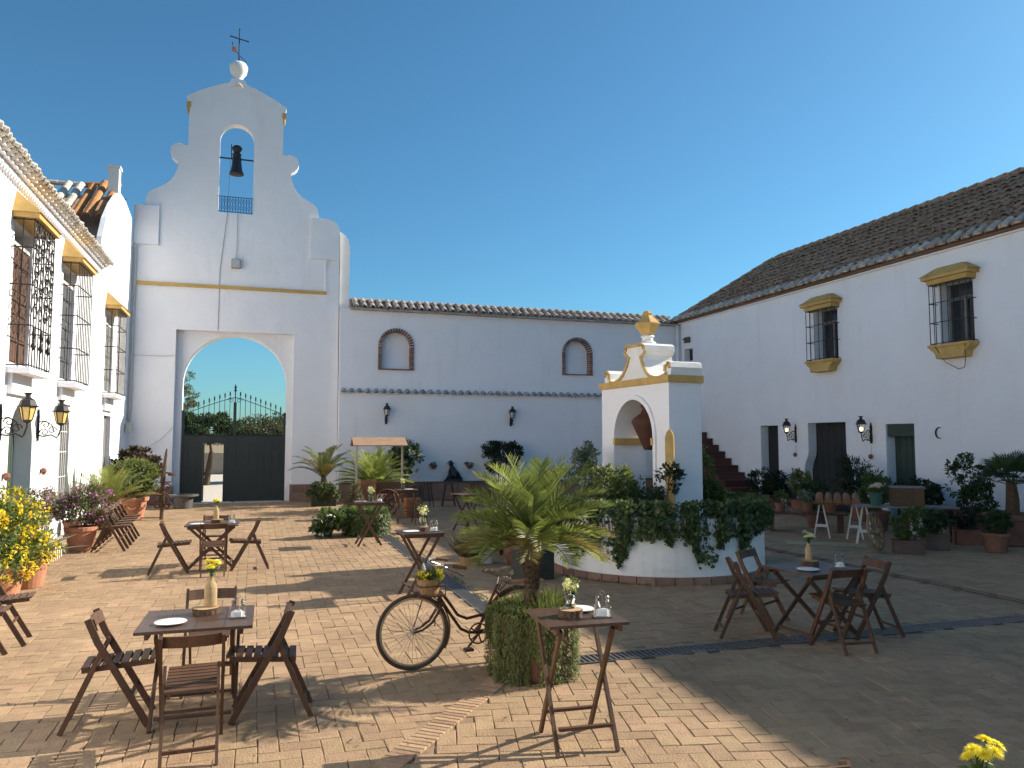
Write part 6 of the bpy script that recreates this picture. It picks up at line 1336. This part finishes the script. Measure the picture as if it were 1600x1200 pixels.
t = shrub('white_flower_bush', (1.58, 17.6, 0), 'leafy bush with a few white blooms at the paving edge', 'bush', [((0, 0, 0.30), (0.36, 0.36, 0.30)), ((0.22, 0.05, 0.42), (0.26, 0.3, 0.26)), ((-0.18, 0, 0.2), (0.22, 0.25, 0.2))], 'leaf_mid', 1500, 0.10, group=CGp, aspect=0.6, flowers=('fl_white', 45, 0.075))
# behind the potted palm
BG = 'objects grouped left of the round planter'
t = thing('dark_chest', (4.05, 11.35, 0), 'dark green wooden chest with sloping lid behind the palm', 'chest', BG, R(12))
m = MB(); m.slab([[(-0.26, 0), (0.26, 0), (0.26, 0.46), (-0.26, 0.36)]], lambda p, z, q: (p, q, z), -0.2, 0.2); m.build('body', 'dark_green_box', t, fix=True)
m = MB(); m.slab([[(-0.29, 0.365), (0.29, 0.475), (0.29, 0.505), (-0.29, 0.395)]], lambda p, z, q: (p, q, z), -0.23, 0.23); m.build('lid', 'dark_green_box', t, fix=True)
t = thing('white_can', (3.80, 13.1, 0), 'white metal milk can with dried flowers behind the saddle', 'can', BG)
m = MB(); m.lathe([(0.15, 0), (0.16, 0.02), (0.14, 0.28), (0.12, 0.34), (0.13, 0.36), (0.11, 0.36)], 18); m.build('can', 'white_paint', t, smooth=True); foliage('dried_flowers', t, [((0, 0, 0.45), (0.2, 0.2, 0.12))], 'fl_mauve', 260, 0.05, 0.5, clumps=18)
t = thing('grass_basket', (3.50, 13.0, 0), 'wicker basket of dry grass left of the white can', 'basket', BG)
m = MB(); m.lathe([(0.15, 0), (0.17, 0.1), (0.17, 0.14), (0.15, 0.14)], 16); m.build('basket', 'wicker', t)
g = np.random.default_rng(9); n = 700; a = g.uniform(0, 2 * PI, n); r = 0.14 * np.sqrt(g.random(n)); L = 0.3 + 0.25 * g.random(n)
np_mesh('grass', leaf_quads(np.stack([r * np.cos(a), r * np.sin(a), np.full(n, 0.1)], 1), np.stack([np.cos(a) * 0.5 + 0.3 * g.normal(size=n), np.sin(a) * 0.5 + 0.3 * g.normal(size=n), np.ones(n)], 1), g.normal(size=(n, 3)), L, np.full(n, 0.012)), 4, 'leaf_dusty', t)
for x, y, r_, h_, lab in ((4.28, 12.75, 0.26, 0.62, 'tall terracotta jar behind the dark chest'), (4.62, 12.35, 0.24, 0.50, 'terracotta pot squeezed between the chest and the round planter')):
    t = thing('clay_pot', (x, y, 0), lab, 'pot', BG); m = MB(); m.lathe([(r_ * 0.6, 0), (r_ * 0.95, h_ * 0.4), (r_, h_ * 0.65), (r_ * 0.75, h_ * 0.9), (r_ * 0.8, h_), (r_ * 0.68, h_), (r_ * 0.6, h_ * 0.8)], 20); m.build('pot', 'old_terracotta', t, smooth=True)
shrub('side_bush', (4.35, 13.9, 0), 'low dark bush between the clay jars and the round planter', 'bush', [((0, 0, 0.5), (0.5, 0.4, 0.45)), ((0.35, -0.2, 0.7), (0.35, 0.3, 0.35))], 'leaf_dark', 2200, 0.07, group=BG)
shrub('yellow_bloom_plant', (5.05, 13.8, 0.0), 'plant with pale yellow bloom behind the potted palm', 'bush', [((0, 0, 1.1), (0.12, 0.12, 0.3)), ((0, 0, 0.6), (0.2, 0.2, 0.35))], 'leaf_mid', 700, 0.06, group=BG, flowers=('fl_pale', 50, 0.05))
# ================================================================== RIGHT SIDE
RG = 'plants along the shaded house'
def trestle(parent, x, w, h, mt):
    for sy in (-1, 1):
        for sx in (-1, 1):
            m = MB(); m.beam((x + 0.03 * sx, w / 2 * sy, h), (x + 0.16 * sx, (w / 2 + 0.03) * sy, 0), 0.035, 0.028); m.build('leg', mt, parent)
        m = MB(); m.beam((x - 0.13, (w / 2 + 0.02) * sy, 0.26), (x + 0.13, (w / 2 + 0.02) * sy, 0.26), 0.02, 0.05, (0, 1, 0)); m.build('brace', mt, parent)
t = thing('trestle_table', (12.0, 14.0, 0), 'white trestle stand holding a tray of roof tiles', 'table', rz=R(-40))
trestle(t, -0.33, 0.10, 0.74, 'white_paint'); trestle(t, 0.33, 0.10, 0.74, 'white_paint')
m = MB(); m.bb((-0.48, -0.30, 0.741), (0.48, 0.30, 0.77)); m.build('top', 'brown_wood', t)
for i in range(5):
    m = MB(); x = -0.36 + 0.18 * i; m.tube([(x, -0.26, 0.80), (x, 0.26, 0.90)], [0.085, 0.075], 8); m.build('roof_tile', 'crate_wood', t)
t = thing('bench_table', (12.25, 12.75, 0), 'weathered table on white trestles carrying the green bucket', 'table', rz=R(-38))
trestle(t, -0.5, 0.12, 0.76, 'white_paint'); trestle(t, 0.45, 0.12, 0.76, 'white_paint')
m = MB(); m.bb((-0.72, -0.28, 0.761), (0.72, 0.28, 0.79)); m.build('top', 'grey_wood', t)
t = thing('wooden_chest', (12.52, 12.62, 0.791), 'dark wooden box on the weathered table behind the wheel', 'chest', rz=R(-38))
m = MB(); m.bb((-0.30, -0.2, 0), (0.30, 0.2, 0.36)); m.build('box', 'brown_wood', t)
for i in range(3):
    m = MB(); m.bb((-0.30 + 0.2 * i + 0.008, -0.212, 0.01), (-0.10 + 0.2 * i - 0.008, -0.201, 0.35)); m.build('plank', 'brown_wood', t)
m = MB(); m.bb((-0.32, -0.22, 0.361), (0.32, 0.22, 0.39)); m.build('lid', 'grey_wood', t)
t = thing('flower_bucket', (11.92, 12.80, 0.791), 'green metal bucket of cream flowers on the weathered table', 'bucket')
m = MB(); m.lathe([(0.09, 0), (0.095, 0.01), (0.13, 0.26), (0.138, 0.27), (0.12, 0.27), (0.11, 0.2)], 20); m.build('bucket', 'green_bucket', t, smooth=True)
fl = MB()
for i in range(9): a = i * 2.4; chrysanth(fl, (0.13 * math.cos(a) * (0.3 + 0.1 * i) * 0.8, 0.13 * math.sin(a) * (0.3 + 0.1 * i) * 0.8, 0.36 + 0.03 * (i % 3)), 0.085, (0.5 * math.cos(a), 0.5 * math.sin(a), 1), 14)
fl.build('blooms', 'fl_cream', t, kind='stuff'); foliage('leaves', t, [((0, 0, 0.31), (0.17, 0.17, 0.06))], 'leaf_mid', 120, 0.07)
t = thing('cart_wheel', (11.22, 11.98, 0), 'old pale wooden cart wheel leaning on the weathered table', 'wheel', rz=R(28))
tilt = R(78)
def wp(r, a, y=0): return (r * math.cos(a), 0.0 + (0.36 + r * math.sin(a)) * math.cos(tilt) + y * math.sin(tilt), (0.36 + r * math.sin(a)) * math.sin(tilt) - y * math.cos(tilt) + 0.03)
m = MB(); m.tube([wp(0.345, 2 * PI * i / 36) for i in range(36)], 0.028, 7, closed=True); m.build('rim', 'old_wheel', t)
for i in range(12):
    m = MB(); a = 2 * PI * i / 12; m.tube([wp(0.05, a), wp(0.33, a)], 0.014, 6); m.build('spoke', 'old_wheel', t)
m = MB(); m.tube([wp(0, 0, -0.08), wp(0, 0, 0.08)], 0.06, 10); m.build('hub', 'old_wheel', t)
t = thing('folding_stand', (13.35, 12.75, 0), 'small dark folding table right of the wooden chest', 'table', rz=R(-35))
m = MB(); m.bb((-0.42, -0.3, 0.72), (0.42, 0.3, 0.75)); m.build('top', 'grey_wood', t)
for sx in (-1, 1):
    for sy in (-1, 1):
        m = MB(); m.box((0.34 * sx, 0.22 * sy, 0.36), (0.045, 0.045, 0.72)); m.build('leg', 'white_paint' if (sx, sy) == (-1, -1) else 'dark_wood', t)
def planter_box(loc, label, w, l, h, blobs, mt, n, size, potm='dark_plinth', rz=0):
    t = thing('planter_box', loc, label, 'planter', RG, rz); m = MB(); m.bb((-w / 2, -l / 2, 0), (w / 2, l / 2, h)); m.bb((-w / 2 - 0.015, -l / 2 - 0.015, h + .001), (w / 2 + 0.015, l / 2 + 0.015, h + 0.03)); m.build('box', potm, t); foliage('foliage', t, blobs, mt, n, size, clumps=40, spread=0.22); stems_to(t, blobs, h, 6); return t
planter_box((11.62, 11.72, 0), 'low box of bright leafy plants right of the cart wheel', 0.5, 0.32, 0.22, [((0.0, 0, 0.50), (0.34, 0.28, 0.30)), ((0.12, 0, 0.75), (0.2, 0.2, 0.14))], 'leaf_mid', 1700, 0.055, rz=R(-35))
planter_box((12.55, 11.95, 0), 'planter with a leafy shrub in front of the small dark table', 0.4, 0.32, 0.26, [((0.0, 0, 0.55), (0.32, 0.28, 0.28))], 'leaf_dark', 1200, 0.06, rz=R(-35))
planter_box((13.75, 12.35, 0), 'dark planter shrub between the small table and the fan palm', 0.42, 0.34, 0.28, [((0.0, 0, 0.52), (0.34, 0.3, 0.27))], 'leaf_deep', 1200, 0.06, 'old_terracotta', R(-35))
t = potted('door_bush', (15.55, 21.2, 0), 'round dark bush before the leftmost dark doorway', 'potted plant', 0.38, 0.42, 'old_terracotta', RG)
B = [((0, 0.1, 0.82), (0.62, 0.80, 0.44)), ((0, -0.3, 0.6), (0.5, 0.5, 0.4))]; stems_to(t, B, 0.4, 5, 0.02); foliage('foliage', t, B, 'leaf_deep', 4200, 0.08, clumps=70, spread=0.2, shell=0.7)
t = potted('door_plant', (14.7, 18.6, 0), 'pale leafy plant beside the wide flared doorway', 'potted plant', 0.30, 0.45, 'old_terracotta', RG)
B = [((0, 0, 0.95), (0.36, 0.4, 0.48))]; stems_to(t, B, 0.4, 5); foliage('foliage', t, B, 'leaf_light', 1500, 0.075, clumps=40, spread=0.2)
t = potted('oleander_pot', (15.3, 16.9, 0), 'spiky dark oleander between the flared doorway and the green door', 'potted plant', 0.36, 0.5, 'old_terracotta', RG)
B = [((0, 0.3, 1.15), (0.5, 0.55, 0.65)), ((0, -0.35, 1.0), (0.45, 0.5, 0.55))]; stems_to(t, B, 0.45, 10, 0.012); foliage('foliage', t, B, 'leaf_deep', 2600, 0.15, 0.16, clumps=46, spread=0.22)
t = potted('door_shrub', (15.6, 15.4, 0), 'low dark shrub to the right of the green door', 'potted plant', 0.36, 0.42, 'old_terracotta', RG)
B = [((0, 0, 0.85), (0.45, 0.75, 0.40))]; stems_to(t, B, 0.4, 5); foliage('foliage', t, B, 'leaf_deep', 2200, 0.08, clumps=50, spread=0.2)
t = potted('climbing_rose', (15.2, 13.55, 0), 'tall sparse climbing shrub left of the fan palm', 'potted plant', 0.34, 0.5, 'old_terracotta', RG)
B = [((0, 0.05, 1.25), (0.40, 0.52, 0.62)), ((0, -0.2, 0.85), (0.42, 0.6, 0.40))]; stems_to(t, B, 0.45, 9); foliage('foliage', t, B, 'leaf_dark', 2600, 0.075, 0.6, clumps=60, spread=0.14)
t = potted('fan_palm', (14.65, 12.05, 0), 'fan palm in a large terracotta pot at the right edge', 'palm', 0.52, 0.62, 'old_terracotta', RG)
m = MB(); m.tube([(0, 0, 0.5), (0.02, 0, 0.9), (0.0, 0, 1.25)], [0.13, 0.12, 0.09], 10); m.build('trunk', 'bark', t)
for i in range(17):
    az = i * 2.4; f = i / 17; el = R(72 - 70 * f); d = Vector((math.cos(az) * math.cos(el), math.sin(az) * math.cos(el), math.sin(el))); s = Vector((-math.sin(az), math.cos(az), 0)); c0 = Vector((0, 0, 1.2)); c1 = c0 + d * 0.42
    m = MB(); m.tube([c0, c1], [0.012, 0.008], 5); up = s.cross(d); vs = []
    for k_ in range(21):
        aa = R(-105 + 10.5 * k_); ld = d * math.cos(aa) + s * math.sin(aa) - up * 0.12 * 0; L = 0.42 * (0.8 + 0.2 * math.cos(aa)); e = c1 + ld * L + Vector((0, 0, -0.07)); w = (d * -math.sin(aa) + s * math.cos(aa)) * 0.020; mid = c1 + ld * L * 0.6 + Vector((0, 0, 0.02)); b = len(vs); vs += [c1, mid + w, e, mid - w]
    m.add(vs, [(q, q + 1, q + 2, q + 3) for q in range(0, len(vs), 4)]); m.build('fan_leaf', 'leaf_dark', t)
t = thing('pallet', (12.2, 15.3, 0), 'low dark wooden bench with pots against the shaded house', 'bench', rz=R(-35))
m = MB(); m.bb((-0.9, -0.25, 0.40), (0.9, 0.25, 0.45)); m.build('seat', 'dark_wood', t)
for x in (-0.75, 0.75):
    m = MB(); m.bb((x - 0.05, -0.2, 0), (x + 0.05, 0.2, 0.399)); m.build('leg', 'dark_wood', t)
t = thing('straw_mat', (11.05, 13.25, 0.004), 'flat straw coloured mat on the shaded paving', 'mat', rz=R(-35)); m = MB(); m.bb((-0.75, -0.28, 0), (0.75, 0.28, 0.012)); m.build('mat', 'straw', t)
t = thing('stair_plant', (15.5, 26.9, 2.45), 'small dark plant at the top of the brick staircase', 'potted plant', RG)
m = MB(); flower_pot(m, 0.16, 0.25); m.build('pot', 'old_terracotta', t); foliage('foliage', t, [((0, 0, 0.5), (0.3, 0.3, 0.3))], 'leaf_deep', 500, 0.09, clumps=20)

for x, y, pr, ph, mt, lab, bl, n_, sz in (
    (13.0, 15.9, 0.26, 0.42, 'leaf_dark', 'dark leafy pot plant behind the trestle stand', [((0, 0, 0.85), (0.38, 0.38, 0.42))], 1300, 0.08),
    (13.9, 14.9, 0.28, 0.46, 'leaf_mid', 'green pot plant in the corner behind the green bucket', [((0, 0, 0.95), (0.42, 0.4, 0.45))], 1400, 0.08),
    (14.6, 14.2, 0.26, 0.40, 'leaf_deep', 'very dark pot plant behind the small dark table', [((0, 0, 0.80), (0.45, 0.4, 0.40))], 1300, 0.085),
    (13.35, 11.35, 0.24, 0.36, 'leaf_dark', 'low pot plant in front of the fan palm pot', [((0, 0, 0.55), (0.32, 0.3, 0.26))], 1000, 0.07)):
    t = potted('pot_plant', (x, y, 0), lab, 'potted plant', pr, ph, 'old_terracotta', RG); stems_to(t, bl, ph * 0.9, 6); foliage('foliage', t, bl, mt, n_, sz, clumps=36, spread=0.2)
for k, (dx, lab) in enumerate(((-0.55, 'left clay pot on the low dark bench'), (0.05, 'middle clay pot on the low dark bench'), (0.55, 'right clay pot on the low dark bench'))):
    a = R(-35); t = thing('clay_pot', (12.2 + dx * math.cos(a), 15.3 + dx * math.sin(a), 0.451), lab, 'pot', 'clay pots on the dark bench')
    m = MB(); flower_pot(m, 0.13 + 0.02 * k, 0.2 + 0.03 * k); m.build('pot', 'old_terracotta', t); foliage('plant', t, [((0, 0, 0.36), (0.2, 0.2, 0.17))], ('leaf_mid', 'leaf_grey', 'leaf_dark')[k], 260, 0.06, clumps=16)
